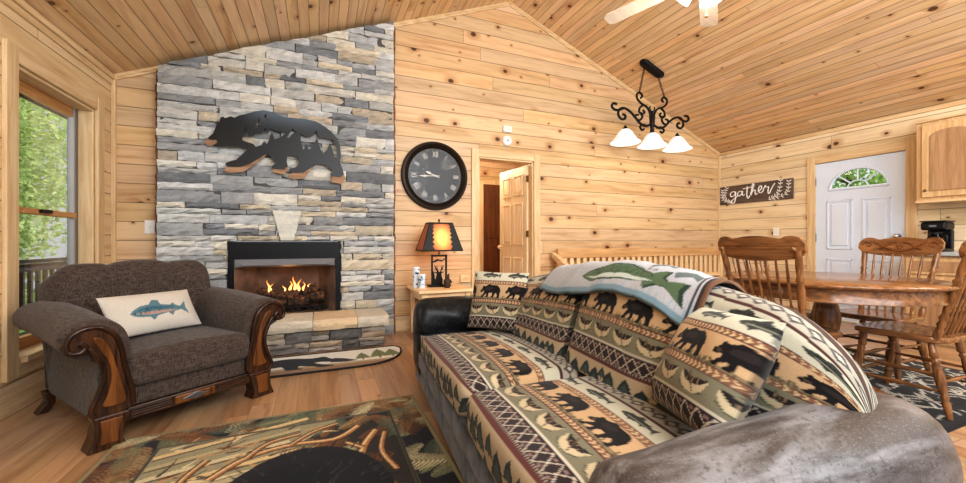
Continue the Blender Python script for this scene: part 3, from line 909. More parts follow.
def stone_obj(name, vs, fs, cs, parent, origin, plane=None):
    me = bpy.data.meshes.new(name)
    ox, oy, oz = origin
    me.from_pydata([(x - ox, y - oy, z - oz) for x, y, z in vs], [], fs)
    put_cols(me, np.array(cs) * np.array([1.0, .995, .965]))
    bm = bmesh.new(); bm.from_mesh(me)
    if plane:
        co, no = plane
        bmesh.ops.bisect_plane(bm, geom=bm.verts[:] + bm.edges[:] + bm.faces[:], plane_co=Vector(co) - Vector(origin), plane_no=no, clear_outer=True)
    bmesh.ops.recalc_face_normals(bm, faces=bm.faces)
    bm.to_mesh(me); bm.free()
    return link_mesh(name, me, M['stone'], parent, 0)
org = tuple(ch.location)
vs, fs, cs = stone_region([(OX0, OX1, .0, OZ1), (-.40, -.165, OZ1, 1.30)], SY, YB - .03, zlimit=lambda x: ceil_z(min(x, RX)) - .02, z_hi=3.5, brk=(OZ1, 1.30))
stone_obj('stone_facing', vs, fs, cs, ch, org, plane=((0, 0, EAVE - SL * XL - .045), Vector((-SL, 0, 1)).normalized()))
# mortar backing
b = MB()
bx0, bx1 = SX0 - org[0] + .02, SX1 - org[0] - .02
zt0, zt1 = ceil_z(SX0) - .07, ceil_z(SX1) - .07
o0, o1 = OX0 - org[0], OX1 - org[0]
zc = lambda xx: ceil_z(xx + org[0]) - .07
b.prism([(bx0, 0), (o0, 0), (o0, zc(o0)), (bx0, zc(bx0))], .03, .12)
b.prism([(o1, 0), (bx1, 0), (bx1, zc(bx1)), (o1, zc(o1))], .03, .12)
b.prism([(o0, OZ1), (o1, OZ1), (o1, zc(o1)), (o0, zc(o0))], .03, .12)
M['mortar'] = plain('dark_mortar', srgb(92, 90, 88), .95)
b.build('mortar', M['mortar'], ch, 0)
b = MB(); b.prism([(x - org[0], z) for x, z in KS], -.03, .05)
kmesh = b.mesh('keystone')
put_cols(kmesh, np.ones((len(kmesh.vertices), 3)) * lin3(206, 205, 196))
link_mesh('keystone', kmesh, M['stone'], ch, 0, .01)
for nm, xx in (('trim_11', SX0 - .006), ('trim_12', SX1 + .006)):
    b = MB(); zt = ceil_z(xx) - .08; n_ = 70
    pl = [(xx - .012 + rng.uniform(-.008, .004), zt * i / n_) for i in range(n_ + 1)]; pr = [(xx + .012 + rng.uniform(-.004, .008), zt * i / n_) for i in range(n_, -1, -1)]
    b.prism(pl + pr, YB - .10, YB); trim(nm, b, M['scribe'], 0)
# hearth
HX0, HX1, HY0, HZ = -1.19, .615, 3.75, .30
he = thing('raised_hearth', 'raised stone hearth with pale sandstone slab below the fireplace', 'hearth', ((HX0 + HX1) / 2, (HY0 + SY) / 2, 0))
ho = tuple(he.location)
vs, fs, cs = stone_region([], HY0 + .045, HY0 + .14, z_lo=0.0, z_hi=HZ - .10, x_lo=HX0 + .03, x_hi=HX1 - .03, hmax=.1, hmin=.08, lmin=.14, lmax=.32)
stone_obj('stone_base', vs, fs, [c * lin3(218, 208, 200) for c in cs], he, ho)
b = MB(); b.box(HX0 + .05 - ho[0], HX1 - .04 - ho[0], HY0 + .1 - ho[1], SY + .03 - ho[1], 0, HZ - .1); b.build('core', M['mortar'], he, 0)
cols = [(218, 204, 182), (208, 198, 180), (212, 190, 158), (200, 192, 178)]
xs = [HX0, -.62, -.05, .33, HX1]
for i in range(4):
    vs, fs, cs = [], [], []
    c = lin3(*cols[i])
    nx, ny = 9, 8
    gx = np.linspace(xs[i] + .002, xs[i + 1] - .002, nx + 1)
    rows = []
    prof = [(HY0 + .06, HZ - .10), (HY0 + .005, HZ - .095), (HY0 - .008, HZ - .06), (HY0 + .0, HZ - .02), (HY0 + .012, HZ), (HY0 + .15, HZ + .004), (HY0 + .3, HZ), (SY + .02, HZ), (SY + .02, HZ - .1)]
    L = []
    for x in gx:
        L.append([(x - ho[0], y - ho[1] + (rng.uniform(-.01, .01) if j in (1, 2, 3, 4) else 0), min(z, HZ) + rng.uniform(-.003, .003)) for j, (y, z) in enumerate(prof)])
    L = np.array(L)
    me = loops_mesh('slab', L, np.ones_like(L) * c)
    link_mesh('slab', me, M['stone'], he, 30)

# ------------------------------------------------------------------ fireplace insert
fp = thing('fireplace_insert', 'black metal fireplace insert with a grey hood and glowing log fire', 'fireplace', ((OX0 + OX1) / 2, SY, OZ0 + .004))
hw = (OX1 - OX0) / 2 - .008; fh = OZ1 - OZ0 - .012
b = MB()
b.box(-hw, hw, -.01, .02, fh - .17, fh)                        # upper black panel
for s in (-1, 1): b.box(min(s * hw, s * (hw - .045)), max(s * hw, s * (hw - .045)), -.01, .02, 0, fh - .17)
b.build('surround', M['black'], fp, 0, .004)
b = MB()                                                       # hood: slanted visor
zt, zb_ = fh - .165, fh - .22
b.add([(-hw + .05, -.012, zt), (hw - .05, -.012, zt), (hw - .13, -.06, zb_), (-hw + .13, -.06, zb_), (-hw + .05, .0, zb_ - .02), (hw - .05, .0, zb_ - .02)],
      [(0, 1, 2, 3), (0, 3, 4), (1, 5, 2), (3, 2, 5, 4)])
b.build('hood', M['hood'], fp, 0)
t = NT('firebrick'); nz = t.noise(t.obj(), 5, 4)
M['firebrick'] = t.fin(t.mix(t.smooth(nz, .3, .7), srgb(132, 100, 80), srgb(84, 62, 50)), .8)
b = MB()
b.add([(-hw + .045, .02, 0), (hw - .045, .02, 0), (hw - .2, .33, 0), (-hw + .2, .33, 0), (-hw + .045, .02, fh - .17), (hw - .045, .02, fh - .17), (hw - .2, .33, fh - .2), (-hw + .2, .33, fh - .2)],
      [(0, 3, 7, 4), (1, 5, 6, 2), (3, 2, 6, 7), (0, 1, 2, 3), (4, 7, 6, 5)])
b.build('firebox', M['firebrick'], fp, 0)
M['log'] = None
t = NT('charred_log'); nz = t.noise(t.obj(), 26, 5, .7)
c = t.mix(t.smooth(nz, .4, .62), srgb(38, 26, 20), srgb(104, 72, 50))
t.fin(c, .9); 
t.set(t.p.inputs['Emission Color'], (1, .16, .02, 1)); t.set(t.p.inputs['Emission Strength'], t.math('MULTIPLY', t.smooth(nz, .60, .72), .9)); t.bump(nz, .8, .02)
M['log'] = t.m
for k, (x0, y0, z0, x1, y1, z1, r) in enumerate([(-.30, .12, .10, .20, .10, .09, .05), (-.12, .20, .12, .34, .16, .13, .055), (-.26, .16, .20, .06, .10, .14, .042), (-.02, .10, .16, .27, .18, .22, .042)]):
    b = MB()
    n = 10
    b.tube([(x0 + (x1 - x0) * i / n + rng.uniform(-.008, .008), y0 + (y1 - y0) * i / n, z0 + (z1 - z0) * i / n + rng.uniform(-.008, .008)) for i in range(n + 1)], [r * rng.uniform(.85, 1.1) for i in range(n + 1)], 12)
    b.build('log', M['log'], fp, 50)
b = MB()
for s in (-.2, 0, .2): b.tube([(s, .04, .14), (s, .05, .04), (s, .24, .04)], .009, 6)
b.tube([(-.28, .05, .045), (.28, .05, .045)], .009, 6); b.build('grate', M['black'], fp, 40)
b = MB()
for i in range(140):
    b.ball((rng.uniform(-.36, .36), rng.uniform(.04, .2), .012 + rng.uniform(0, .02)), rng.uniform(.008, .02), 6)
o = b.build('ember_bed', plain('ash', srgb(34, 30, 30), .95), fp, 0); o['kind'] = 'stuff'
t = NT('flame'); o3 = t.sep(t.obj())
f = t.smooth(o3[2], .12, .36)
t.fin(t.mix(f, srgb(255, 220, 120), srgb(250, 130, 40)), .5)
t.set(t.p.inputs['Emission Color'], t.mix(f, (1, .72, .30, 1), (1, .30, .05, 1))); t.p.inputs['Emission Strength'].default_value = 1.7
M['flame'] = t.m
for k, (x, z, h, wdt) in enumerate([(-.17, .19, .13, .026), (-.15, .2, .08, .02), (.02, .19, .11, .03), (.06, .18, .17, .034), (.10, .19, .13, .032), (.14, .2, .09, .024), (-.03, .2, .06, .018), (.19, .22, .05, .016)]):
    b = MB()
    p = [(x + .010 * math.sin(i * .7 + k * 2.1) * i / 4, .13 + .02 * math.sin(k), z + h * i / 8) for i in range(9)]
    b.tube(p, [wdt * q for q in (.3, .75, .95, .85, .65, .45, .28, .13, .02)], 8, squash=.5)
    b.build('flame', M['flame'], fp, 180)

# ------------------------------------------------------------------ flat cut-outs through filled curves
def cutout(name, splines, depth, mat, parent, loc=(0, 0, 0), rot=(PI / 2, 0, 0), bevel=0.0, smooth_n=3):
    cu = bpy.data.curves.new(name, 'CURVE'); cu.dimensions = '2D'; cu.fill_mode = 'BOTH'; cu.extrude = depth / 2
    for sp in splines:
        pts = catmull([(p[0], p[1], 0) for p in sp], smooth_n, True) if smooth_n > 1 else [Vector((p[0], p[1], 0)) for p in sp]
        s = cu.splines.new('POLY'); s.points.add(len(pts) - 1); s.use_cyclic_u = True
        for q, p in zip(s.points, pts): q.co = (p.x, p.y, 0, 1)
    tmp = bpy.data.objects.new('tmp', cu); COL.objects.link(tmp)
    dg = bpy.context.evaluated_depsgraph_get(); dg.update()
    me = bpy.data.meshes.new_from_object(tmp.evaluated_get(dg))
    bpy.data.objects.remove(tmp); bpy.data.curves.remove(cu)
    me.name = name
    Mx = Matrix.Translation(loc) @ Matrix.Rotation(rot[2], 4, 'Z') @ Matrix.Rotation(rot[1], 4, 'Y') @ Matrix.Rotation(rot[0], 4, 'X')
    me.transform(Mx)
    return link_mesh(name, me, mat, parent, 0)
def text_mesh(body, size):
    cu = bpy.data.curves.new('txt', 'FONT'); cu.body = body; cu.size = size; cu.align_x = 'CENTER'; cu.align_y = 'CENTER'; cu.extrude = .0015
    tmp = bpy.data.objects.new('tmp', cu); COL.objects.link(tmp)
    dg = bpy.context.evaluated_depsgraph_get(); dg.update()
    me = bpy.data.meshes.new_from_object(tmp.evaluated_get(dg))
    bpy.data.objects.remove(tmp); bpy.data.curves.remove(cu)
    return me

# bear wall art (outline measured on the chimney face)
OUT = [(40, 205), (70, 180), (85, 145), (105, 115), (110, 95), (125, 90), (135, 98), (165, 88), (185, 95), (215, 82), (250, 75), (290, 62), (340, 55), (375, 62), (410, 75), (450, 92), (510, 98), (570, 103), (620, 115), (665, 140), (705, 170), (735, 205), (752, 250), (757, 300), (752, 340), (765, 370), (772, 400), (755, 412), (702, 408), (700, 395), (715, 385), (700, 365), (660, 345), (620, 345), (590, 365), (555, 388), (500, 390), (475, 382), (480, 370), (515, 360), (528, 345), (528, 305), (470, 295), (465, 330), (472, 355), (450, 372), (387, 367), (385, 355), (410, 340), (385, 310), (360, 285), (320, 310), (270, 340), (220, 358), (150, 357), (135, 345), (145, 335), (195, 320), (240, 280), (255, 260), (180, 250), (100, 247), (72, 250), (75, 240), (95, 228), (88, 212), (60, 213)]
H1 = [(225, 215), (238, 165), (246, 140), (256, 180), (262, 195), (290, 190), (300, 175), (330, 182), (352, 150), (360, 182), (380, 152), (395, 162), (420, 168), (450, 172), (465, 178), (430, 202), (400, 212), (395, 195), (385, 172), (372, 210), (360, 240), (345, 220), (330, 242), (300, 252), (285, 235), (250, 225)]
H2 = [(295, 146), (318, 92), (323, 130), (316, 146)]
H3 = [(540, 182), (570, 197), (600, 197), (625, 167), (640, 202), (680, 207), (715, 212), (733, 260), (736, 310), (722, 305), (710, 260), (697, 230), (680, 270), (660, 290), (645, 260), (628, 202), (610, 240), (585, 272), (570, 235), (555, 272), (541, 220)]
H4 = [(465, 203), (496, 152), (522, 176), (500, 178), (480, 203)]
H5 = [(343, 90), (352, 76), (362, 74), (356, 86), (360, 100), (372, 106), (356, 108)]
f_ = 388.0; TH = math.atan(164 / 388)
def on_back(px, py, Y):
    u = (px - 483) / f_; v = (241.5 - py) / f_
    dx = math.sin(TH) + u * math.cos(TH); dy = math.cos(TH) - u * math.sin(TH)
    t = Y / dy
    return dx * t, CAMH + v * t
def bw(p): return on_back(200 + p[0] / 5.367, 100 + p[1] / 5.367, SY - .06)
bc = bw((400, 230))
art = thing('metal_bear_art', 'dark metal walking bear silhouette with cut-out pine forest hung on stone', 'wall art', (bc[0], SY - .06, bc[1]))
sp = [[(bw(p)[0] - bc[0], bw(p)[1] - bc[1]) for p in h] for h in (OUT, H1, H2, H3, H4, H5)]
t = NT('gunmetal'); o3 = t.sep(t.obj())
g1 = t.math('MULTIPLY', t.smooth(o3[2], .10, .42), t.smooth(t.math('ABSOLUTE', t.math('SUBTRACT', o3[0], .10)), .48, .12))  # mask of a highlight painted into the colour along the bear's back
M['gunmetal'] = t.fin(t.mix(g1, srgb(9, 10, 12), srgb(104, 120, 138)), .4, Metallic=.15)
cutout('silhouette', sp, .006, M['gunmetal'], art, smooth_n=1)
M['tan_grain'] = woodgrain('tan_grain', 'x', srgb(172, 138, 108), srgb(138, 106, 80), .6)
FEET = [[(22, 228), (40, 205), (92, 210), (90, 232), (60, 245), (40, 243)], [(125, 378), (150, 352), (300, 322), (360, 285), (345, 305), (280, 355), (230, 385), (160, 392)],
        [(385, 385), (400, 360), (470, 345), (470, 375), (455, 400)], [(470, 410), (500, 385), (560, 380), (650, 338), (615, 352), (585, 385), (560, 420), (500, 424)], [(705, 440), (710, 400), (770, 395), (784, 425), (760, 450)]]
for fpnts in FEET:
    cutout('tan_piece', [[(bw(p)[0] - bc[0], bw(p)[1] - bc[1]) for p in fpnts]], .005, M['tan_grain'], art, loc=(0, .012, 0), smooth_n=1)  # flat tan pieces set just behind the muzzle and feet
b = MB()
for p in ((250, 150), (600, 160)): 
    q = bw(p); b.tube([(q[0] - bc[0], .0, q[1] - bc[1]), (q[0] - bc[0], .055, q[1] - bc[1])], .008, 8)
b.build('standoff', M['black'], art, 40)

# ------------------------------------------------------------------ wall clock
ck = thing('roman_numeral_clock', 'large round black wall clock with white roman numerals', 'clock', (1.235, YB, 1.755))
Mx = Matrix.Rotation(PI / 2, 4, 'X')      # lathe z -> -y
b = MB(); b.lathe([(.30, .0), (.385, .0), (.395, .02), (.385, .045), (.36, .05), (.345, .04), (.335, .045), (.318, .03), (.318, .012), (.30, .012)], 56, Mx); b.build('rim', M['bronze'], ck, 40)
t = NT('clock_face'); nz = t.noise(t.obj(), 12, 3)
M['face'] = t.fin(t.mix(nz, srgb(24, 25, 27), srgb(44, 45, 48)), .38)
b = MB(); b.lathe([(0.0001, .014), (.32, .014), (.32, .008), (.0001, .008)], 56, Mx); b.build('dial', M['face'], ck, 0)
M['num'] = plain('numeral_white', srgb(214, 212, 206), .5)
for k, s in enumerate(['XII', 'I', 'II', 'III', 'IIII', 'V', 'VI', 'VII', 'VIII', 'IX', 'X', 'XI']):
    me = text_mesh(s, .095)
    a = R(90 - 30 * k)
    mm = Matrix.Translation((.245 * math.cos(a), -.018, .245 * math.sin(a))) @ Matrix.Rotation(PI / 2, 4, 'X') @ Matrix.Rotation(a - PI / 2, 4, 'Z') @ Matrix.Diagonal((.62, 1, 1, 1))
    me.transform(mm); me.name = 'numeral'
    link_mesh('numeral', me, M['num'], ck, 0)
b = MB()
for k in range(60):
    a = R(6 * k); c_, s_ = math.cos(a), math.sin(a)
    mm = Matrix.Rotation(-a, 4, 'Y')
    b.box(.296, .308, -.0165, -.0145, -.0012, .0012, mm)
b.build('minute_track', M['num'], ck, 0)
for nm, L_, wdt, ang in (('hour_hand', .13, .016, R(180 - 22)), ('minute_hand', .20, .012, R(180 + 3))):
    b = MB(); mm = Matrix.Rotation(-ang, 4, 'Y')
    b.prism([(-.05, -.004), (L_ * .45, -wdt * .35), (L_ * .6, -wdt), (L_, 0), (L_ * .6, wdt), (L_ * .45, wdt * .35), (-.05, .004)], -.026, -.023, mm)
    b.build(nm, M['num'], ck, 0)
b = MB(); b.lathe([(.0001, .03), (.012, .03), (.012, .02), (.0001, .02)], 16, Mx); b.build('hub', M['num'], ck, 0)
b = MB(); b.lathe([(.0001, .036), (.316, .036), (.316, .034), (.0001, .034)], 56, Mx); b.build('cover_glass', M['dial_glass'], ck, 0)

# smoke detector, thermostat, switches
o = thing('smoke_detector', 'round white detector on pine wall above the hall doorway', 'smoke detector', (2.16, YB, 2.255))
b = MB(); b.lathe([(.0001, .035), (.05, .033), (.064, .02), (.066, .0), (.0001, .0)], 32, Mx); b.build('body', M['plastic'], o, 40)
b = MB(); b.lathe([(.0001, .038), (.012, .038), (.012, .03), (.0001, .03)], 16, Mx); b.build('button', M['steel'], o, 40)
o = thing('alarm_box', 'small white rectangular box on pine wall above the round detector', 'alarm box', (2.16, YB, 2.40))
b = MB(); b.box(-.058, .058, -.03, 0, -.04, .04); b.build('body', M['plastic'], o, 0, .008)
b = MB(); b.box(-.04, .04, -.033, -.03, -.012, -.002); b.box(-.04, .04, -.033, -.03, .008, .014); b.build('vent', M['cream_rail'], o, 0)
def plate(name, label, cat, loc, rz, holes):
    o = thing(name, label, cat, loc, rz, 'white light switches')
    b = MB(); b.box(-.038, .038, -.007, 0, -.06, .06); b.build('plate', M['plastic'], o, 0, .004)
    if holes: 
        for z in (-.022, .022):
            b = MB(); b.lathe([(.0001, .01), (.017, .01), (.017, .006), (.0001, .006)], 20, Matrix.Translation((0, 0, z)) @ Mx); b.build('socket', M['cream_rail'], o, 0)
    else:
        b = MB(); b.box(-.006, .006, -.02, -.006, -.012, .012); b.build('toggle', M['plastic'], o, 0, .002)
plate('light_switch', 'white light switch on pine strip between window and stone', 'light switch', (-1.39, YB, 1.13), 0, False)
plate('light_switch', 'white light switch on pine wall below the gather sign', 'light switch', (XR, 3.49, 1.14), R(-90), False)
o = thing('power_outlet', 'pale wooden outlet box on pine wall right of the table lamp', 'outlet', (1.60, YB, .56))
b = MB(); b.box(-.06, .06, -.03, 0, -.045, .045); b.build('box', M['pale_x'], o, 0, .005)
b = MB(); b.box(-.035, .035, -.034, -.03, -.02, .02); b.build('cover', M['trim_x'], o, 0, .002)

# ------------------------------------------------------------------ rugs
def rug_mesh(w, h, res, fn, outline=None, th=.012):
    nx, ny = int(w / res), int(h / res)
    gx, gy = np.meshgrid(np.linspace(0, w, nx + 1), np.linspace(0, h, ny + 1))
    return gx, gy
def flat_rug(name, img, mat, parent, res=.006, mask=None, th=.014):
    """img canvas (w,h): x right, y away; centred on the parent"""
    w, h = img.w, img.h
    nx, ny = int(w / res), int(h / res)
    gx, gy = np.meshgrid(np.linspace(0, w, nx + 1), np.linspace(0, h, ny + 1))
    px, py = gx.copy(), gy.copy()
    if mask is not None: px, py = mask(gx, gy)
    z = np.full_like(gx, th)
    z[0, :] = z[-1, :] = 0; z[:, 0] = z[:, -1] = 0
    z[1, 1:-1] = z[-2, 1:-1] = th * .8; z[1:-1, 1] = z[1:-1, -2] = th * .8
    L = np.stack([px - w / 2, py - h / 2, z], -1)
    me = loops_mesh(name, L, img.sample(px, py), cap=False, wrap=False)
    return link_mesh(name, me, mat, parent, 180)
RW, RH = 1.49, 2.42
I = Img(RW, RH, .004, lin3(34, 36, 42))
def fern(x, y, L, ang, col, n=9, w=.012):
    c, s = math.cos(ang), math.sin(ang)
    I.line([(x, y), (x + L * c, y + L * s)], w * .5, col)
    for i in range(1, n):
        t = i / n; ll = L * .42 * (1 - t) ** .7 + .02
        for sg in (1, -1):
            a = ang + sg * 1.05
            I.line([(x + L * t * c, y + L * t * s), (x + L * t * c + ll * math.cos(a) , y + L * t * s + ll * math.sin(a))], w, col, 1, False, True)
FC_ = [lin3(118, 120, 92), lin3(150, 146, 116), lin3(122, 84, 52), lin3(98, 64, 40), lin3(88, 98, 80), lin3(178, 168, 136), lin3(140, 112, 76)]
def blade(x, y, L, ang, col, w=.016, bend=.4):
    pts = []
    px, py, a = x, y, ang
    for i in range(7):
        pts.append((px, py)); px += L / 6 * math.cos(a); py += L / 6 * math.sin(a); a += bend / 6
    I.line(pts, w, col, 1, False, True)
def frond(x, y, L, ang, col, col2):
    b_ = rng.uniform(-.5, .5); px, py, a = x, y, ang
    for i in range(11):
        ll = L * .36 * math.sin(PI * (i + 1.5) / 13) + .012
        for sg in (1, -1): blade(px, py, ll, a + sg * 1.0, col if sg > 0 else col2, .014, -sg * .5)
        px += L / 11 * math.cos(a); py += L / 11 * math.sin(a); a += b_ / 11
def fronds(n, fn):
    for k in range(n):
        x, y = fn(k); c = FC_[rng.integers(7)] * 1.25
        frond(x, y, rng.uniform(.14, .26), rng.uniform(0, 6.28), c, c * .72)
def bpos(k):
    sd = k % 4
    return [(rng.uniform(0, RW), RH - rng.uniform(.0, .22)), (rng.uniform(0, RW), rng.uniform(.0, .22)), (rng.uniform(0, .2), rng.uniform(0, RH)), (RW - rng.uniform(0, .2), rng.uniform(0, RH))][sd]
fronds(260, bpos)
x0, x1, y0, y1 = .22, RW - .19, .24, RH - .19
I.rect(x0, x1, y0, y1, lin3(48, 46, 44))
fronds(130, lambda k: (rng.uniform(x0 + .05, x1 - .02), rng.uniform(y0 + .05, y1 - .02)))
# birch logs and pale branches, upper left
I.poly([(x0, y1), (x0, 1.30), (x0 + .18, 1.42), (x0 + .34, 1.66), (x0 + .52, 1.94), (x0 + .78, y1 - .06), (x0 + .8, y1)], lin3(150, 146, 120))
for k in range(9):
    a = .18 + .03 * k
    xx, yy = x0 + .01, 1.36 + k * .095
    L_ = .30 + .05 * k
    I.line([(xx, yy), (xx + L_ * math.cos(a), yy + L_ * math.sin(a) * .6)], .05, lin3(96, 88, 70))
    I.line([(xx, yy + .006), (xx + L_ * math.cos(a), yy + .006 + L_ * math.sin(a) * .6)], .034, [lin3(200, 190, 158), lin3(178, 166, 132), lin3(208, 186, 142)][k % 3])
for k in range(90):
    xx = x0 + rng.uniform(0, .75); yy = 1.4 + rng.uniform(0, .8)
    if yy > 1.35 + (xx - x0) * .9: blade(xx, yy, rng.uniform(.06, .18), rng.uniform(-.5, 1.2), [lin3(110, 74, 46), lin3(214, 198, 160), lin3(72, 64, 52), lin3(186, 148, 100)][k % 4], .016, rng.uniform(-1, 1))
# antler-like curved branches over the bear
def branch(pts, w_):
    P = [(p.x, p.y) for p in catmull([(a, b, 0) for a, b in pts], 8)]
    I.line(P, w_ + .018, lin3(74, 46, 28)); I.line(P, w_, lin3(164, 120, 76)); I.line([(a - .004, b + .004) for a, b in P], w_ * .4, lin3(214, 188, 146))
for pts, w_ in [([(.50, 1.84), (.62, 1.97), (.80, 2.02), (1.0, 2.0), (1.12, 2.1)], .030), ([(.62, 1.97), (.70, 2.08), (.84, 2.12)], .022), ([(.80, 2.02), (.90, 2.12), (1.02, 2.17)], .020), ([(.44, 1.72), (.40, 1.86), (.46, 2.02)], .022), ([(1.24, 1.30), (1.20, 1.52), (1.10, 1.68), (1.12, 1.86), (1.20, 2.02)], .034), ([(1.10, 1.68), (1.0, 1.78), (.92, 1.80)], .022), ([(1.12, 1.86), (1.05, 1.94)], .018), ([(1.24, 1.62), (1.20, 1.80), (1.24, 1.98)], .02)]: branch(pts, w_)
I.ell(.86, 1.46, .36, .50, lin3(28, 29, 35))
I.ell(.80, 1.58, .2, .26, lin3(20, 22, 30))
for k in range(260):
    a = rng.uniform(0, 6.28); r_ = rng.uniform(.1, 1.02)
    xx, yy = .86 + .36 * r_ * math.cos(a), 1.46 + .50 * r_ * math.sin(a)
    blade(xx, yy, rng.uniform(.03, .07), a + rng.uniform(-.4, .4), [lin3(30, 32, 40), lin3(50, 53, 64), lin3(24, 25, 32), lin3(66, 60, 54)][k % 4], .010)
# the bear's legs, head, ears and muzzle
for xx in (.60, 1.02):
    I.poly([(xx - .04, 1.2), (xx + .14, 1.2), (xx + .16, .80), (xx + .12, .70), (xx - .06, .70), (xx - .05, .82)], lin3(26, 27, 33))
I.ell(.80, 1.10, .19, .20, lin3(38, 38, 44)); I.ell(.65, 1.26, .06, .06, lin3(38, 38, 44)); I.ell(.95, 1.26, .06, .06, lin3(38, 38, 44))
I.ell(.65, 1.26, .03, .03, lin3(84, 64, 50)); I.ell(.95, 1.26, .03, .03, lin3(84, 64, 50))
I.ell(.80, 1.03, .085, .095, lin3(140, 104, 70)); I.ell(.80, 1.06, .035, .025, lin3(20, 18, 18))
for xx in (.73, .87): I.ell(xx, 1.15, .016, .016, lin3(120, 84, 48)); I.ell(xx, 1.15, .008, .008, lin3(10, 10, 10))
for k in range(120):
    a = rng.uniform(0, 6.28); blade(.80 + .18 * math.cos(a) * rng.uniform(.75, 1), 1.10 + .19 * math.sin(a) * rng.uniform(.75, 1), .045, a, [lin3(52, 52, 60), lin3(28, 28, 34), lin3(74, 64, 56)][k % 3], .009)
fronds(26, lambda k: (rng.uniform(x0 + .1, x1 - .1), rng.uniform(y0 + .05, .66)))
for (xa, ya, xb, yb) in ((x0, y0, x0, y1), (x1, y0, x1, y1), (x0, y1, x1, y1), (x0, y0, x1, y0)):
    I.line([(xa, ya), (xb, yb)], .018, lin3(104, 100, 84)); I.line([(xa, ya), (xb, yb)], .008, lin3(40, 38, 36))
I.a *= (1 + .35 * (rng.random(I.a.shape[:2]) - .5))[..., None]
for (xa, xb, ya, yb) in ((0, .028, 0, RH), (RW - .028, RW, 0, RH), (0, RW, 0, .028), (0, RW, RH - .028, RH)): I.rect(xa, xb, ya, yb, lin3(142, 132, 98))
rg = thing('area_rug', 'large lodge rug with dark bear, branches and fern border on oak floor', 'rug', (-.18, 2.5 - RH / 2, 0))
flat_rug('pile', I, M['rug'], rg, .0055, th=.012)
# hearth rug (half-moon)
HW_, HH_ = 1.92, .50
I = Img(HW_, HH_, .003, lin3(224, 222, 214))
I.rect(0, HW_, 0, .10, lin3(150, 122, 98))
I.poly([(0, .10), (HW_, .10), (HW_, .13), (1.2, .16), (.6, .13), (0, .16)], lin3(176, 160, 132))
I.poly(place(BEAR, .42, .09, .98, True, 0, .55), lin3(36, 40, 46))
I.poly([(1.30, .19), (1.34, .30), (1.42, .26), (1.52, .17), (1.42, .16)], lin3(36, 40, 46))
for x, s in ((1.50, .13), (1.62, .17), (1.74, .15), (.10, .15), (.22, .17)):
    I.poly(place(TREE, x, .18, s, sy=1.5), lin3(116, 128, 92)); I.line([(x + s / 2, .16), (x + s / 2, .18 + s * 1.5)], .008, lin3(120, 90, 60))
def moon(gx, gy):
    # squash rows into a half-moon: front (y=0) narrower
    t = gy / HH_
    half = np.sqrt(np.clip(1 - (1 - t) ** 2.6, .0, 1)) * .42 + .58
    half = np.where(t > .8, half * (1 - .06 * ((t - .8) / .2) ** 2), half)
    return HW_ / 2 + (gx - HW_ / 2) * half, gy
hr = thing('hearth_rug', 'half-moon hearth rug with a black bear and pine trees', 'rug', (-.26, 3.47, 0))
flat_rug('pile', I, M['rug'], hr, .006, moon, th=.012)
b = MB()
def moonpt(x, y):
    a, c = moon(np.array([x]), np.array([y])); return (float(a[0]) - HW_ / 2, float(c[0]) - HH_ / 2, .008)
per = [moonpt(HW_, y) for y in np.linspace(HH_, 0, 30)] + [moonpt(x, 0) for x in np.linspace(HW_, 0, 30)] + [moonpt(0, y) for y in np.linspace(0, HH_, 30)] + [moonpt(x, HH_) for x in np.linspace(0, HW_, 30)]
b.tube(per, .0085, 8); b.build('binding', plain('rug_binding', srgb(34, 32, 32), .9), hr, 60)
# dining rug
I = Img(2.3, 2.5, .004, lin3(36, 36, 38))
for k in range(900):
    x, y = rng.uniform(0, 2.3), rng.uniform(0, 2.5); a = rng.choice([.6, -.6, 1.2, 0.1])
    I.line([(x, y), (x + .09 * math.cos(a), y + .09 * math.sin(a))], .014, lin3(196, 190, 178), 1, False)
for k in range(5):
    for q in range(5):
        cx, cy = .25 + k * .45, .25 + q * .5
        I.line([(cx - .12, cy), (cx, cy + .14), (cx + .12, cy), (cx, cy - .14), (cx - .12, cy)], .02, lin3(206, 200, 186))
for (xa, xb, ya, yb) in ((0, .06, 0, 2.5), (2.24, 2.3, 0, 2.5), (0, 2.3, 0, .06), (0, 2.3, 2.44, 2.5)): I.rect(xa, xb, ya, yb, lin3(30, 30, 32))
dg_ = thing('dining_rug', 'black and cream patterned rug under the round oak table', 'rug', (3.42, 2.17, 0))
flat_rug('pile', I, M['rug'], dg_, .010, th=.010)

# ------------------------------------------------------------------ soft furniture helpers
def resample(poly, m):
    P = np.array(poly); Q = np.vstack([P, P[:1]])
    d = np.r_[0, np.cumsum(np.linalg.norm(np.diff(Q, axis=0), axis=1))]
    s = np.linspace(0, d[-1], m, endpoint=False)
    return np.stack([np.interp(s, d, Q[:, i]) for i in range(P.shape[1])], -1), s
def round_poly(pts, rad, n=6):
    """round corners of closed polygon; starts on the first corner's end"""
    out = []
    N = len(pts)
    for i in range(N):
        p = Vector(pts[i]); a = Vector(pts[i - 1]); c = Vector(pts[(i + 1) % N])
        r = rad[i] if isinstance(rad, (list, tuple)) else rad
        d1 = (a - p); d2 = (c - p)
        rr = min(r, d1.length * .49, d2.length * .49)
        p1 = p + d1.normalized() * rr; p2 = p + d2.normalized() * rr
        for k in range(n + 1):
            t = k / n
            out.append(tuple((p1 * (1 - t) + p * t) * (1 - t) + (p * (1 - t) + p2 * t) * t))
    return out

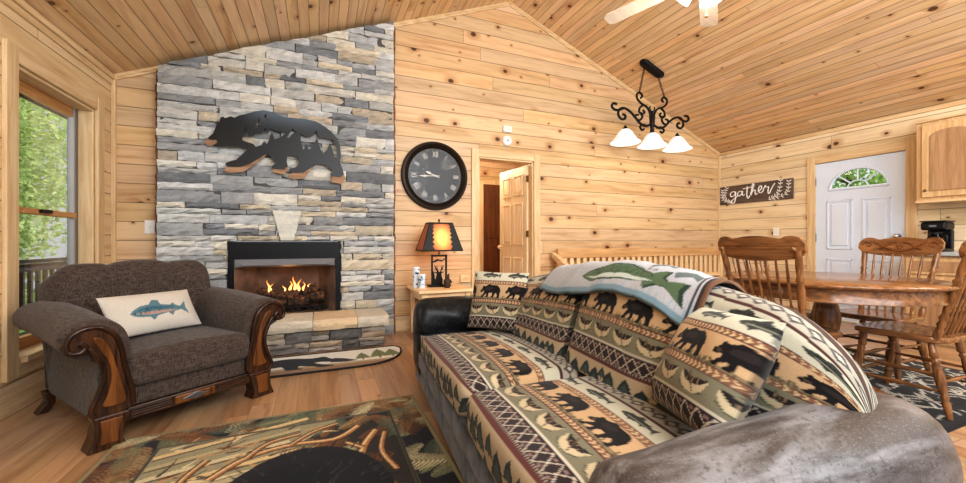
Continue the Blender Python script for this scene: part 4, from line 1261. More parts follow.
# ------------------------------------------------------------------ SOFA  (local x = depth front->back, -y = along from far arm to near arm)
SO = (.64, 2.81, 0); SROT = R(-4.5)
SLEN, SDEP = 2.37, 1.04
sofa = thing('sofa', 'large sofa in bear and canoe tapestry cover with grey velvet base', 'sofa', SO, SROT)
def sofa_pt(p, l, z):
    c, s = math.cos(SROT), math.sin(SROT)
    return Vector((SO[0] + p * c + l * s, SO[1] + p * s - l * c, z))
# base
b = MB(); b.box(.0, .98, -SLEN + .06, -.06, .03, .29); b.build('base', M['velvet_grey'], sofa, 0, .02)
b = MB(); b.box(-.012, .02, -SLEN + .06, -.05, .165, .27); b.build('front_panel', M['velvet_grey'], sofa, 0, .012)
for (x, y) in ((.06, -.12), (.06, -SLEN + .12), (.9, -.12), (.9, -SLEN + .12)):
    b = MB(); b.lathe([(.02, 0), (.03, .03), (.03, .035)], 12, Matrix.Translation((x, y, 0))); b.build('foot', M['dark_z'], sofa, 40)
# arms
def sofa_arm(side, mat):
    # profile in (a, z): a outward positive
    ai = -.17 if side == 0 else -.10
    prof = [(ai, .04), (ai, .36)]
    cz, r = .455, .145
    for k in range(19):
        a = R(218 - 256 * k / 18)
        prof.append((.015 + r * math.cos(a), cz + r * math.sin(a)))
    prof += [(.11, .34), (.11, .04)]
    P, _ = resample(prof, 90)
    n = 70
    E_ = SDEP - .065
    xf = .045 if side else -.02
    xs_ = np.r_[np.linspace(xf, xf + .09, 14), np.linspace(xf + .11, E_ - .21, n - 38), np.linspace(E_ - .19, E_ + .03, 24)]
    L = []
    for x in xs_:
        e1 = max(0.0, (xf + .09 - x) / .09); e2 = max(0.0, (x - (E_ - .20)) / .23)
        e = min(max(e1, e2), 1.0)
        k = math.sqrt(max(0, 1 - e ** 2.4)) if e2 >= e1 else math.sqrt(max(0, 1 - (e * .97) ** 3))
        k = .30 + .70 * k
        sag = .008 * math.sin(x * 5.0) - ((.052 * max(0, 1 - x / .9) - .035 * max(0, min(x, 1)) ** 2) if side else .0)
        c = np.array([.01, .40])
        Q = (P - c) * k + c
        l0 = .16 if side == 0 else SLEN - .16
        sg = -1 if side == 0 else 1
        lump = .004 * np.sin(Q[:, 1] * 40 + x * 18)
        L.append(np.stack([np.full(len(Q), x), -(l0 + sg * (Q[:, 0] + lump)), np.maximum(Q[:, 1] + np.where(Q[:, 1] > .3, sag, 0), .03)], -1))
    me = loops_mesh('arm', np.array(L))
    return link_mesh('arm', me, mat, sofa, 180)
tag(sofa_arm(0, M['leather']), 'black leather far arm')
tag(sofa_arm(1, M['suede']), 'worn grey-brown near arm')
# seat cushions
def seat_cushion(l0, l1, u0, drop):
    prof = round_poly([(-.015, .285), (-.02, .438), (.60, .445), (.60, .285)], [.03, .055, .05, .03], 8)
    m = 300; P, s = resample(prof, m)
    n = int((l1 - l0) / .0052)
    ls = np.linspace(l0, l1, n)
    cen = P.mean(0)
    L = np.zeros((n, m, 3)); C = np.zeros((n, m, 3))
    e = .085
    for i, l in enumerate(ls):
        d = min(l - l0, l1 - l)
        q = max(0, 1 - d / e)
        k = math.sqrt(max(0, 1 - q ** 2.2))
        inset = .078 * (1 - k)
        D = P - cen
        sc = np.array([1 - inset / .31, 1 - inset * 1.25 / .085])
        Q = cen + D * sc
        mid = math.sin(PI * (l - l0) / (l1 - l0))
        top = (P[:, 1] > .41)
        crown = .022 * mid * np.sin(np.clip((P[:, 0] + .02) / .62, 0, 1) * PI)
        L[i, :, 0] = Q[:, 0] - .012 * mid * (P[:, 0] < .0)
        L[i, :, 1] = -l
        L[i, :, 2] = Q[:, 1] + (crown - drop * max(0, 1 - (l - l0) / .8)) * top
        C[i] = TILE.sample(np.full(m, l + u0), np.clip(s - .02, 0, .695), True) * (.35 if d < .012 else 1)  # end rows darkened: crease shade painted into the cover colour
    me = loops_mesh('seat_cushion', L, C)
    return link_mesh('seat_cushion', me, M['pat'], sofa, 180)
LA, LB, LM = .34, SLEN - .26, 1.40
seat_cushion(LA, LM - .005, .03, .04); seat_cushion(LM + .005, LB, .0, .0)
# back: camel-back, two cushions sharing one arch
_k = catmull([(0.0, .58, 0), (.08, .66, 0), (.2, .71, 0), (.67, .80, 0), (1.1, .865, 0), (1.48, .89, 0), (1.75, .868, 0), (1.95, .838, 0), (2.08, .815, 0), (2.18, .795, 0), (2.28, .79, 0), (2.40, .75, 0)], 8)
ARX, ARZ = [p.x for p in _k], [p.y for p in _k]
def arch(l):
    return float(np.interp(l, ARX, ARZ))
def back_profile(l, off=0.0, m=320):
    h = arch(l)
    rc = .075 * min(max((l - 1.62) / .25, 0), 1) ** 2
    pts = [(.50 - off + rc, .43), (.545 - off + rc, .55), (.62 - off + rc * .6, h - .10), (.70, h + off), (.80, h + off - .005), (.90 + off, h - .10), (.96 + off, .43)]
    return round_poly(pts, [.03, .12, .16, .09, .09, .10, .03], 8)
VT = .665
def front_len(P):
    i = int(np.argmax(P[:, 1])); d = np.r_[0, np.cumsum(np.linalg.norm(np.diff(P, axis=0), axis=1))]
    return d, d[i]
def back_cushion(l0, l1, u0):
    n = int((l1 - l0) / .0055); m = 340
    ls = np.linspace(l0, l1, n)
    if l1 > 2: ls = np.r_[ls[:-14], l1 - (l1 - ls[-14]) * np.linspace(1, 0, 40) ** 1.8]; n = len(ls)
    L = np.zeros((n, m, 3)); C = np.zeros((n, m, 3))
    for i, l in enumerate(ls):
        P, s = resample(back_profile(l), m)
        d, ft = front_len(P)
        dd = min(l - l0, l1 - l)
        near = (l - l0) > (l1 - l) and l1 > 2
        q = max(0, 1 - dd / (.16 if near else .07)); k = math.sqrt(max(0, 1 - q ** 2.2)); inset = (.10 if near else .05) * (1 - k)
        cen = np.array([.73, .62])
        Q = cen + (P - cen) * np.array([1 - inset / .24, 1 - inset * .8 / .25])
        if near:
            q = max(0, 1 - dd / .26); k = max(.10, math.sqrt(max(0, 1 - q ** 2.2))); cen = np.array([.74, .55]); Q = cen + (P - cen) * k
        puff = .02 * math.sin(PI * (l - l0) / (l1 - l0)) * np.sin(np.clip((P[:, 1] - .43) / .4, 0, 1) * PI)
        front = (np.arange(m) < np.argmax(P[:, 1]))
        L[i, :, 0] = Q[:, 0] - puff * front
        L[i, :, 1] = -l; L[i, :, 2] = Q[:, 1]
        v = d / ft * (VT - .03) + .03
        v = np.where(d > ft * 1.06, np.clip(VT + .035 - (d - ft * 1.06) * .9, .0, .69), v)
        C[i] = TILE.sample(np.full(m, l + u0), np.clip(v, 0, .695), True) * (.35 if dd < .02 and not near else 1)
    me = loops_mesh('back_cushion', L, C)
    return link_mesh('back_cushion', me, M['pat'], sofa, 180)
back_cushion(.14, 1.228, .12); back_cushion(1.232, 2.275, .06)
b = MB(); b.box(.86, .96, -SLEN + .30, -.22, .05, .46); b.build('back_frame', M['velvet_grey'], sofa, 0, .03)

# throw blanket draped over the sofa back
I = Img(1.1, .62, .003, lin3(172, 174, 180))
I.rect(0, 1.1, 0, .025, lin3(120, 146, 160))
for k in range(260):
    I.line([(rng.uniform(0, 1.1), rng.uniform(0, .12))] * 1 + [(rng.uniform(0, 1.1), rng.uniform(0, .1))], .001, lin3(150, 170, 182), .2) if k < 2 else I.ell(rng.uniform(0, 1.1), rng.uniform(0, .62), rng.uniform(.004, .012), .003, lin3(150, 158, 166), .5)
for k in range(34):
    x = rng.uniform(.0, 1.1); I.line([(x, .02), (x + rng.uniform(-.01, .01), rng.uniform(.05, .10))], .007, lin3(132, 160, 178), .7, False, True)
DK = lin3(34, 46, 52)
for pts, w_ in [([(.04, .34), (.12, .37), (.22, .36), (.32, .38)], .010), ([(.1, .30), (.17, .33), (.2, .29)], .012), ([(.28, .33), (.34, .36), (.42, .35)], .012), ([(.62, .33), (.70, .36), (.78, .34), (.74, .31)], .010), ([(.82, .36), (.92, .37), (1.0, .35)], .012), ([(.45, .38), (.55, .40), (.62, .38)], .022), ([(.05, .24), (.14, .27)], .01), ([(.86, .24), (.98, .26), (1.05, .25)], .014)]:
    I.line(pts, w_, DK, .9)
I.ell(.48, .37, .05, .018, lin3(58, 82, 84))
PIKE = [(0, .10), (.05, .15), (.16, .20), (.34, .225), (.5, .21), (.64, .17), (.72, .15), (.78, .21), (.84, .22), (.82, .15), (.86, .13), (.99, .20), (.97, .12), (1.0, .02), (.86, .08), (.78, .07), (.70, .0), (.68, .07), (.5, .04), (.3, .03), (.14, .04), (.05, .07)]
I.poly(place(PIKE, .40, .035, .64, sy=.8), lin3(44, 62, 50)); I.poly(place(PIKE, .408, .043, .61, sy=.72), lin3(84, 104, 78))
I.poly(place([(.05, .09), (.3, .05), (.6, .06), (.75, .09), (.5, .1), (.25, .1)], .40, .035, .64, sy=.8), lin3(186, 196, 190))
for k in range(90):
    I.ell(.40 + rng.uniform(.06, .46), .035 + rng.uniform(.05, .11), .005, .004, lin3(54, 76, 52), .9)
I.line([(.80, .16), (.87, .20), (.91, .19)], .03, lin3(96, 106, 104)); I.line([(.95, .14), (1.01, .18), (1.05, .17)], .03, lin3(96, 106, 104))
I.a *= (1 + .16 * (rng.random(I.a.shape[:2]) - .5))[..., None]
for xx in (1.055, 1.075): I.rect(xx, xx + .01, 0, .62, lin3(52, 46, 48))
I.rect(1.085, 1.1, 0, .62, lin3(110, 80, 60)); I.rect(0, .012, 0, .62, lin3(60, 70, 78))
l0, l1 = .84, 1.885
n, m = 230, 150
L = np.zeros((n, m, 3)); C = np.zeros((n, m, 3)); Li = np.zeros((n, m, 3))
for i, l in enumerate(np.linspace(l0, l1, n)):
    for o_, arr in ((.028, L), (.016, Li)):
        P, s = resample(back_profile(l, o_), 500)
        it = int(np.argmax(P[:, 1]))
        d = np.r_[0, np.cumsum(np.linalg.norm(np.diff(P, axis=0), axis=1))]
        a = d[it] - .205 - .02 * math.sin(l * 7) ; e = d[it] + .38
        ss = np.linspace(a, e, m)
        arr[i, :, 0] = np.interp(ss, d, P[:, 0]) - .012 * (1 if arr is L else 1) * np.clip(1 - (ss - a) / .25, 0, 1); arr[i, :, 2] = np.interp(ss, d, P[:, 1])
        wv = .006 * math.sin(l * 23) + .003 * math.sin(l * 51)
        arr[i, :, 2] += wv * .5
        arr[i, :, 1] = -l
    C[i] = I.sample(np.full(m, (l - l0) / (l1 - l0) * 1.1), np.linspace(0, .60, m))
full = np.concatenate([L, Li[:, ::-1]], 1); fullc = np.concatenate([C, C[:, ::-1] * .8], 1)
tb = thing('throw_blanket', 'pale grey throw blanket with a green pike draped over the sofa back', 'blanket', sofa_pt(0, 0, 0), SROT)
me = loops_mesh('blanket', full, fullc); link_mesh('blanket', me, M['pat'], tb, 180)

# throw pillows
def pillow(name, parent, w, h, t, sampler, res=.004, corner=.035, backcol=None, piping=None):
    nu, nv = int(w / res), int(h / res)
    u = np.linspace(-1, 1, nu + 1); v = np.linspace(-1, 1, nv + 1)
    U, V = np.meshgrid(u, v)
    T = t * ((1 - np.abs(U) ** 3.2) * (1 - np.abs(V) ** 3.2)) ** .68
    # edges pulled in between the pointed corners
    X = U * (w / 2) * (1 - corner * (1 - V ** 2)); Z = V * (h / 2) * (1 - corner * (1 - U ** 2))
    wr = .004 * np.sin(U * 6 + V * 4) * (1 - np.abs(U)) * (1 - np.abs(V))
    F = np.stack([X, -T / 2 + wr, Z], -1); Bk = np.stack([X, T / 2 + wr, Z], -1)
    Cf = sampler((U + 1) / 2 * w, (V + 1) / 2 * h)
    Cb = np.ones_like(Cf) * backcol if backcol is not None else Cf * .5
    nn = (nu + 1) * (nv + 1)
    me = bpy.data.meshes.new(name)
    idx = np.arange(nn).reshape(nv + 1, nu + 1)
    q = np.stack([idx[:-1, :-1], idx[:-1, 1:], idx[1:, 1:], idx[1:, :-1]], -1).reshape(-1, 4)
    faces = q.tolist() + (q[:, ::-1] + nn).tolist()
    me.from_pydata(np.concatenate([F.reshape(-1, 3), Bk.reshape(-1, 3)]).tolist(), [], faces)
    put_cols(me, np.concatenate([Cf.reshape(-1, 3), Cb.reshape(-1, 3)]))
    bm = bmesh.new(); bm.from_mesh(me); bmesh.ops.remove_doubles(bm, verts=bm.verts, dist=1e-5); bm.to_mesh(me); bm.free()
    o = link_mesh(name, me, M['pat'], parent, 180)
    if piping is not None:
        b = MB()
        pp = [(float(X[0, i]), 0, float(Z[0, i])) for i in range(0, nu + 1, 4)] + [(float(X[j, -1]), 0, float(Z[j, -1])) for j in range(0, nv + 1, 4)] + [(float(X[-1, i]), 0, float(Z[-1, i])) for i in range(nu, -1, -4)] + [(float(X[j, 0]), 0, float(Z[j, 0])) for j in range(nv, -1, -4)]
        b.tube(pp, .006, 6); b.build('piping', piping, parent, 60)
    return o
def orient(o, pos, normal, tilt, roll=0.0):
    """stand a pillow whose front is local -y so that it faces `normal` (xy) and leans back by tilt"""
    a = math.atan2(normal[0], -normal[1])
    o.rotation_mode = 'XYZ'
    o.matrix_world = Matrix.Translation(pos) @ Matrix.Rotation(a, 4, 'Z') @ Matrix.Rotation(-tilt, 4, 'X') @ Matrix.Rotation(roll, 4, 'Y')
dkp = plain('dark_piping', srgb(44, 38, 34), .9)
bv = .157; PV = .44 / .43
def tap(scale, off, u0): return lambda u, v: TILE.sample(u * scale + u0, np.clip(off + v * scale, 0, .695), True)
p1_ = thing('throw_pillow', 'tapestry throw pillow at the far end against the black leather arm', 'pillow', group='tapestry throw pillows')
pillow('cover', p1_, .38, .38, .13, tap(1.12, .157, .13), backcol=lin3(60, 52, 44)); orient(p1_, (1.06, 2.262, .622), (math.sin(-.827), -math.cos(-.827)), .33, 0)
p2_ = thing('throw_pillow', 'tapestry throw pillow tilted at the near end beside the big suede arm', 'pillow', group='tapestry throw pillows')
pillow('cover', p2_, .35, .35, .17, tap(1.23, .157, .285)); orient(p2_, (1.022, .768, .645), (math.sin(-1.97), -math.cos(-1.97)), .54, -.055)

# ------------------------------------------------------------------ ARMCHAIR (local: -y front, x right)
AO = (-.658, 2.678, 0); AR = R(36.7)
ac = thing('armchair', 'wide brown chenille armchair with carved walnut scroll arms', 'armchair', AO, AR)
# upholstered body
b = MB(); b.box(-.36, .36, .02, .86, .10, .30); b.build('base', M['velvet_brown'], ac, 0, .015)
def ac_arm(sg):
    prof = [(-.30 + .0, .10), (-.30, .40)]
    # (a,z): a = outward distance from chair centre
    prof = [(.30, .11), (.295, .40), (.30, .50), (.33, .575), (.39, .618), (.455, .62), (.515, .585), (.535, .53), (.515, .475), (.465, .44), (.42, .41), (.40, .34), (.405, .11)]
    P, _ = resample([tuple(p) for p in catmull([(q[0], q[1], 0) for q in prof], 4, False)], 80)
    P = P[:, :2] - np.array([.022, 0]); P[:, 0] += .025 * np.clip((P[:, 1] - .40) / .12, 0, 1) * np.clip((P[:, 0] - .36) / .1, 0, 1)
    ys = np.r_[np.linspace(.0, .04, 5), np.linspace(.06, .78, 30), np.linspace(.80, .90, 10)]
    L = []
    for y in ys:
        e = max(0, (.03 - y) / .03) * .35 + max(0, (y - .80) / .10)
        k = math.sqrt(max(0, 1 - min(e, .97) ** 2.2)); k = .4 + .6 * k
        c = np.array([.40, .42]); Q = (P - c) * k + c
        Q = np.where(P[:, 1:2] < .2, P, Q)
        up = .035 * math.sin(min(1, y / .85) * PI * .6)
        L.append(np.stack([sg * Q[:, 0], np.full(len(Q), y), Q[:, 1] + np.where(Q[:, 1] > .4, up, 0)], -1))
    link_mesh('arm', loops_mesh('arm', np.array(L)), [M['velvet_brown']], ac, 180)
    # outer side panel
    m = MB(); m.box(min(sg * .376, sg * .394), max(sg * .376, sg * .394), .03, .84, .11, .42); m.build('side_panel', M['velvet_side'], ac, 0, .006)
    # carved front
    out = [(.30, .19), (.305, .26), (.32, .33), (.335, .40), (.345, .47), (.37, .545), (.425, .59), (.485, .59), (.53, .555), (.54, .51), (.52, .475), (.49, .475), (.475, .50), (.455, .49), (.435, .45), (.415, .40), (.41, .34), (.43, .27), (.452, .215), (.455, .19), (.44, .165), (.33, .165)]
    out = [(q[0] - .022, q[1]) for q in out]
    poly = [(sg * p.x, p.y) for p in catmull([(q[0], q[1], 0) for q in out], 4, True)]
    m = MB(); m.prism(poly, -.035, .012); m.build('arm_front', M['dark_z'], ac, 40, .003)
    rim = [(sg * q[0], -.036, q[1]) for q in out[:9]]
    m = MB(); m.tube(catmull(rim + [(sg * .513, -.038, .50), (sg * .478, -.042, .485), (sg * .453, -.042, .505), (sg * .468, -.042, .53)], 6), .012, 8)
    rim = [(sg * q[0], -.036, q[1]) for q in out[12:21]]
    m.tube(catmull(rim, 6), .011, 8); m.build('scroll_moulding', woodscroll, ac, 60)
    # inner raised field
    inn = [(.335, .21), (.345, .30), (.368, .40), (.385, .47), (.415, .535), (.45, .545), (.43, .49), (.395, .42), (.385, .34), (.40, .26), (.415, .21)]
    m = MB(); m.prism([(sg * (p.x - .022), p.y) for p in catmull([(q[0], q[1], 0) for q in inn], 4, True)], -.045, -.03); m.build('carved_field', M['panelwood'], ac, 40, .006)
    # front foot
    ft = [(.315, .165), (.455, .165), (.445, .12), (.452, .06), (.475, .0), (.33, .0), (.345, .04), (.335, .10)]
    m = MB(); m.prism([(sg * (q[0] - .025), q[1]) for q in ft], -.045, .06); m.build('foot', M['dark_z'], ac, 0, .008)
    m = MB(); m.prism([(sg * (q[0] - .025), q[1]) for q in [(.345, .145), (.43, .145), (.425, .09), (.43, .03), (.365, .03), (.362, .09)]], -.053, -.04); m.build('foot_panel', M['panelwood'], ac, 0, .005)
    ft = [(.37, .12), (.42, .12), (.41, .06), (.45, .0), (.40, .0), (.37, .05)]
    m = MB(); m.prism([(sg * q[0], q[1]) for q in ft], .80, .87); m.build('foot', M['dark_z'], ac, 0, .006)
woodscroll = woodgrain('walnut_scroll', 'z', srgb(66, 40, 26), srgb(36, 22, 15), .2)
M['panelwood'] = woodgrain('walnut_burl', 'z', srgb(132, 84, 44), srgb(76, 44, 22), .22, .8)
for sg in (-1, 1): ac_arm(sg)
# front rail with reeded panels
b = MB(); b.box(-.31, .31, -.02, .03, .10, .165); b.build('front_rail', M['dark_x'], ac, 0, .006)
for x0, x1 in ((-.285, -.115), (.115, .285)):
    b = MB()
    for k in range(4): b.box(x0, x1, -.028, -.018, .109 + k * .013, .117 + k * .013)
    b.build('reeded_panel', M['dark_x'], ac, 0, .002)
b = MB(); b.prism([(-.10, .11), (.10, .11), (.10, .155), (-.10, .155)], -.028, -.018); b.build('centre_panel', M['panelwood'], ac, 0, .006)
b = MB(); b.prism([(-.07, .133), (0, .152), (.07, .133), (0, .114)], -.034, -.026); b.build('diamond_boss', M['steel'], ac, 0, .003)
# seat cushion
def simple_cushion(prof, x0, x1, mat, par, nm, e=.06, ins=.05, crown=.02):
    P, s = resample(prof, 120); cen = P.mean(0); n = 60; L = []
    for x in np.r_[np.linspace(x0, x0 + e, 12), np.linspace(x0 + e, x1 - e, n)[1:-1], np.linspace(x1 - e, x1, 12)]:
        d = min(x - x0, x1 - x); q = max(0, 1 - d / e); k = math.sqrt(max(0, 1 - q ** 2.2)); i_ = ins * (1 - k)
        hw_ = np.ptp(P, axis=0) / 2
        Q = cen + (P - cen) * (1 - i_ / hw_)
        md = math.sin(PI * (x - x0) / (x1 - x0))
        z = Q[:, 1] + crown * md * (P[:, 1] > cen[1])
        L.append(np.stack([np.full(len(Q), x), Q[:, 0], z], -1))
    return link_mesh(nm, loops_mesh(nm, np.array(L)), mat, par, 180)
simple_cushion(round_poly([(-.05, .265), (-.05, .425), (.62, .415), (.62, .265)], [.04, .055, .04, .03], 8), -.305, .305, M['velvet_brown'], ac, 'seat_cushion')
b = MB(); b.box(-.305, .305, -.005, .05, .165, .275); b.build('seat_front', M['velvet_brown'], ac, 0, .01)
# camel back with three lobes
def ac_back():
    n, m = 130, 110; L = []
    for i, x in enumerate(np.linspace(-.50, .50, n)):
        e = abs(x) / .50
        lobe = .014 * abs(math.cos(PI * x / .36)) if abs(x) < .18 else .014 * abs(math.sin(PI * (abs(x) - .18) / .40))
        h = .835 + .03 * math.cos(PI * x / 1.1) - .10 * max(0, (e - .72) / .28) ** 2 + lobe
        groove = .018 * math.exp(-((abs(x) - .18) / .025) ** 2)
        edge = math.sqrt(max(0, 1 - max(0, (e - .86) / .14) ** 2.2))
        th = .30 * (.3 + .7 * edge)
        yb = .92
        yf0 = yb - th
        pts = [(.60 + groove * .3, .36), (.64 + groove, .55), (.67 + groove, h - .09), (.72, h - groove * .6), (.80, h - groove * .4), (.90, h - .08), (.90, .12), (.62, .12)]
        pts = [(yb - (yb - y) * (.3 + .7 * edge), z) for y, z in pts]
        P, _ = resample(round_poly(pts, [.03, .12, .10, .07, .07, .07, .02, .02], 6), m)
        xs2 = x * np.interp(P[:, 1], [.1, .45, .6], [.78, .80, .86])
        L.append(np.stack([xs2, P[:, 0], P[:, 1]], -1))
    link_mesh('backrest', loops_mesh('backrest', np.array(L)), M['velvet_brown'], ac, 180)
ac_back()
# fish pillow
I = Img(.54, .29, .002, lin3(206, 200, 190))
I.a *= (1 + .14 * (rng.random(I.a.shape[:2]) - .5))[..., None]
I.poly(place(FISH, .10, .075, .36, sy=1.2), lin3(96, 128, 138)); I.poly(place([(.05, .11), (.3, .06), (.62, .07), (.8, .1), (.6, .11), (.3, .11)], .10, .075, .36, sy=1.2), lin3(176, 148, 140))
I.poly(place([(.08, .15), (.3, .2), (.5, .19), (.8, .14), (.5, .14), (.3, .14)], .10, .075, .36, sy=1.2), lin3(70, 108, 124))
I.ell(.125, .125, .005, .005, lin3(20, 24, 28)); I.line([(.15, .105), (.155, .125), (.15, .145)], .004, lin3(70, 90, 96))
for k in range(70): I.ell(.15 + rng.uniform(0, .22), .125 + rng.uniform(-.012, .03), .003, .003, lin3(48, 72, 84), .8)
fpil = thing('lumbar_pillow', 'off-white lumbar pillow with a blue-green trout on the armchair seat', 'pillow')
pillow('cover', fpil, .50, .27, .12, lambda u, v: I.sample(u * 1.08, v * 1.07), .004)
c_, s_ = math.cos(AR), math.sin(AR)
lx, ly = -.055, .415
orient(fpil, (-.942, 3.0, .563), (math.sin(.869), -math.cos(.869)), .57, .02)

# ------------------------------------------------------------------ END TABLE + LAMP + bits
et = thing('end_table', 'small light pine end table against the wall beside the stone', 'end table', (1.16, 4.0, 0))
EH = .515
b = MB(); b.box(-.27, .31, -.30, .30, EH - .028, EH); b.build('tabletop', M['pale_x'], et, 0, .006)
b = MB(); b.box(-.22, .26, -.25, -.232, EH - .11, EH - .028); b.box(-.22, .26, .232, .25, EH - .11, EH - .028); b.box(-.22, -.202, -.232, .232, EH - .11, EH - .028); b.box(.242, .26, -.232, .232, EH - .11, EH - .028); b.build('apron', M['pale_x'], et, 0, .002)
for (x, y) in ((-.21, -.24), (.25, -.24), (-.21, .24), (.25, .24)):
    b = MB(); b.box(x - .022, x + .022, y - .022, y + .022, 0, EH - .028); b.build('leg', M['pale_z'], et, 0, .004)
b = MB(); b.box(-.20, .24, -.22, .22, .12, .14); b.build('shelf', M['pale_x'], et, 0, .003)

lp = thing('table_lamp', 'table lamp with deer cut-out iron base and glowing amber mica shade', 'lamp', (1.19, 4.03, EH + .001))
lp.scale = (1, 1, 1.13)
b = MB(); b.box(-.12, .12, -.055, .055, 0, .02); b.build('base', M['iron'], lp, 0, .006)
b = MB(); b.box(-.085, -.07, -.012, .012, .02, .30); b.box(.07, .085, -.012, .012, .02, .30); b.box(-.085, .085, -.012, .012, .285, .30); b.build('frame', M['iron'], lp, 0, .003)
DEER = [(-.035, .0), (.045, .0), (.045, .05), (.035, .075), (.03, .10), (.035, .108), (.06, .115), (.055, .123), (.03, .118), (.028, .125), (.048, .15), (.055, .18), (.049, .182), (.04, .156), (.034, .15), (.036, .175), (.03, .178), (.027, .145), (.016, .122), (.008, .118),
        (.002, .122), (-.012, .145), (-.016, .178), (-.022, .175), (-.02, .15), (-.028, .156), (-.04, .182), (-.046, .18), (-.038, .15), (-.018, .125), (-.02, .118), (-.045, .122), (-.05, .114), (-.026, .108), (-.02, .1), (-.028, .07), (-.04, .04)]
cutout('deer', [DEER], .006, M['iron'], lp, loc=(-.005, 0, .02), smooth_n=1)
cutout('branch', [[(-.07, .24), (-.02, .262), (.03, .25), (.07, .27), (.07, .262), (.03, .236), (-.01, .245), (-.04, .232), (-.07, .228)]], .006, M['iron'], lp, smooth_n=1)
cutout('pine_branch', [[(-.07, .02), (-.035, .02), (-.045, .05), (-.04, .05), (-.05, .09), (-.046, .09), (-.058, .14), (-.07, .15)]], .006, M['iron'], lp, smooth_n=1)
b = MB(); b.tube([(0, 0, .30), (0, 0, .38)], .007); b.tube([(0, 0, .60), (0, 0, .625)], .006); b.ball((0, 0, .63), .012); b.build('stem', M['iron'], lp, 40)
b = MB(); b.ball((0, 0, .45), .03, 12, (1, 1, 1.3)); b.build('bulb', emis('bulb', (1, .62, .25, 1), 4.0), lp, 180)
# shade: four-sided tapered mica shade
z0, z1 = .345, .60; w0x, w0y, w1x, w1y = .215, .15, .125, .08
t = NT('mica_shade'); nz = t.noise(t.obj(), 10, 4, .6); o3 = t.sep(t.obj())
dd = t.math('SQRT', t.math('ADD', t.math('POWER', o3[0], 2.0), t.math('POWER', t.math('SUBTRACT', o3[2], .47), 2.0)))
glow = t.smooth(dd, .17, .01)
c = t.mix(glow, srgb(150, 78, 44), srgb(255, 176, 96))
c = t.mix(t.math('MULTIPLY', nz, .35), c, srgb(150, 66, 30))
t.fin(c, .6); t.set(t.p.inputs['Emission Color'], c); t.set(t.p.inputs['Emission Strength'], t.math('ADD', t.math('MULTIPLY', glow, 1.3), .22))
M['mica'] = t.m
b = MB()
A = [(-w0x, -w0y, z0), (w0x, -w0y, z0), (w0x, w0y, z0), (-w0x, w0y, z0), (-w1x, -w1y, z1), (w1x, -w1y, z1), (w1x, w1y, z1), (-w1x, w1y, z1)]
b.add(A, [(0, 1, 5, 4), (1, 2, 6, 5), (2, 3, 7, 6), (3, 0, 4, 7)])
sh = b.build('lamp_shade', M['mica'], lp, 0)
b = MB()
for i in range(4):
    b.tube([A[i], A[(i + 1) % 4]], .008, 6); b.tube([A[4 + i], A[4 + (i + 1) % 4]], .008, 6); b.tube([A[i], A[4 + i]], .006, 6)
b.build('shade_frame', M['shadebk'], sh, 40)
# pine tree silhouettes on the shade sides (front face)
def shade_pt(s, t): # s -1..1, t 0..1 on front face
    return ((w0x + (w1x - w0x) * t) * s, -(w0y + (w1y - w0y) * t) - .004, z0 + (z1 - z0) * t)
b = MB()
for sg in (-1, 1):
    edge = [(1.0, 0), (1.0, .97), (.62, .97), (.70, .88), (.60, .86), (.68, .76), (.56, .72), (.66, .62), (.50, .56), (.62, .48), (.46, .40), (.58, .32), (.44, .22), (.55, .16), (.42, .05), (.42, 0)]
    pts = [shade_pt(sg * a, c) for a, c in edge]
    b = MB(); b.add(pts, [tuple(range(len(pts)))]); b.build('pine_silhouette', M['shadebk'], sh, 0)
# small canisters and bear figurine
for i, (x, y, h, lb) in enumerate([(.945, 4.04, .20, 'white and blue canister on end table, the taller rear one'), (.985, 3.95, .13, 'white and blue canister on end table, the shorter front one')]):
    o = thing('canister', lb, 'canister', (x, y, EH + .001), 0, 'canisters on the end table')
    I2 = Img(.24, h, .003, lin3(214, 222, 230)); 
    for k in range(26): I2.ell(rng.uniform(0, .24), rng.uniform(.02, h), rng.uniform(.008, .022), rng.uniform(.006, .014), [lin3(70, 110, 150), lin3(40, 54, 70), lin3(150, 180, 205)][k % 3])
    n_, m_ = 30, 40
    L = np.zeros((n_, m_, 3)); C = np.zeros((n_, m_, 3))
    for j, z in enumerate(np.linspace(0, h, n_)):
        a = np.linspace(0, 2 * PI, m_, endpoint=False); r_ = .034
        L[j] = np.stack([r_ * np.cos(a), r_ * np.sin(a), np.full(m_, z)], -1); C[j] = I2.sample(a / (2 * PI) * .24, np.full(m_, z), True)
    link_mesh('can', loops_mesh('can', L, C), M['pat'], o, 40)
    b = MB(); b.lathe([(.0001, h + .018), (.03, h + .016), (.036, h + .008), (.036, h)], 24); b.build('lid', M['white'], o, 40)
o = thing('bear_figurine', 'small dark carved bear figurine standing in front of the lamp base', 'figurine', (1.24, 3.90, EH + .001))
b = MB(); b.lathe([(.03, 0), (.034, .02), (.036, .05), (.033, .08), (.022, .10), (.0001, .105)], 16); b.ball((0, 0, .115), .026, 12); b.ball((0, -.024, .11), .012, 8); b.build('body', plain('carved_bear', srgb(62, 42, 32), .6), o, 180)
for sg in (-1, 1):
    b = MB(); b.ball((sg * .018, 0, .138), .009, 8); b.build('ear', plain('carved_bear_ear', srgb(62, 42, 32), .6), o, 180)
    b = MB(); b.tube([(sg * .03, -.005, .08), (sg * .038, -.02, .05)], [.012, .010], 8); b.build('arm', plain('carved_bear_arm', srgb(56, 38, 28), .6), o, 180)

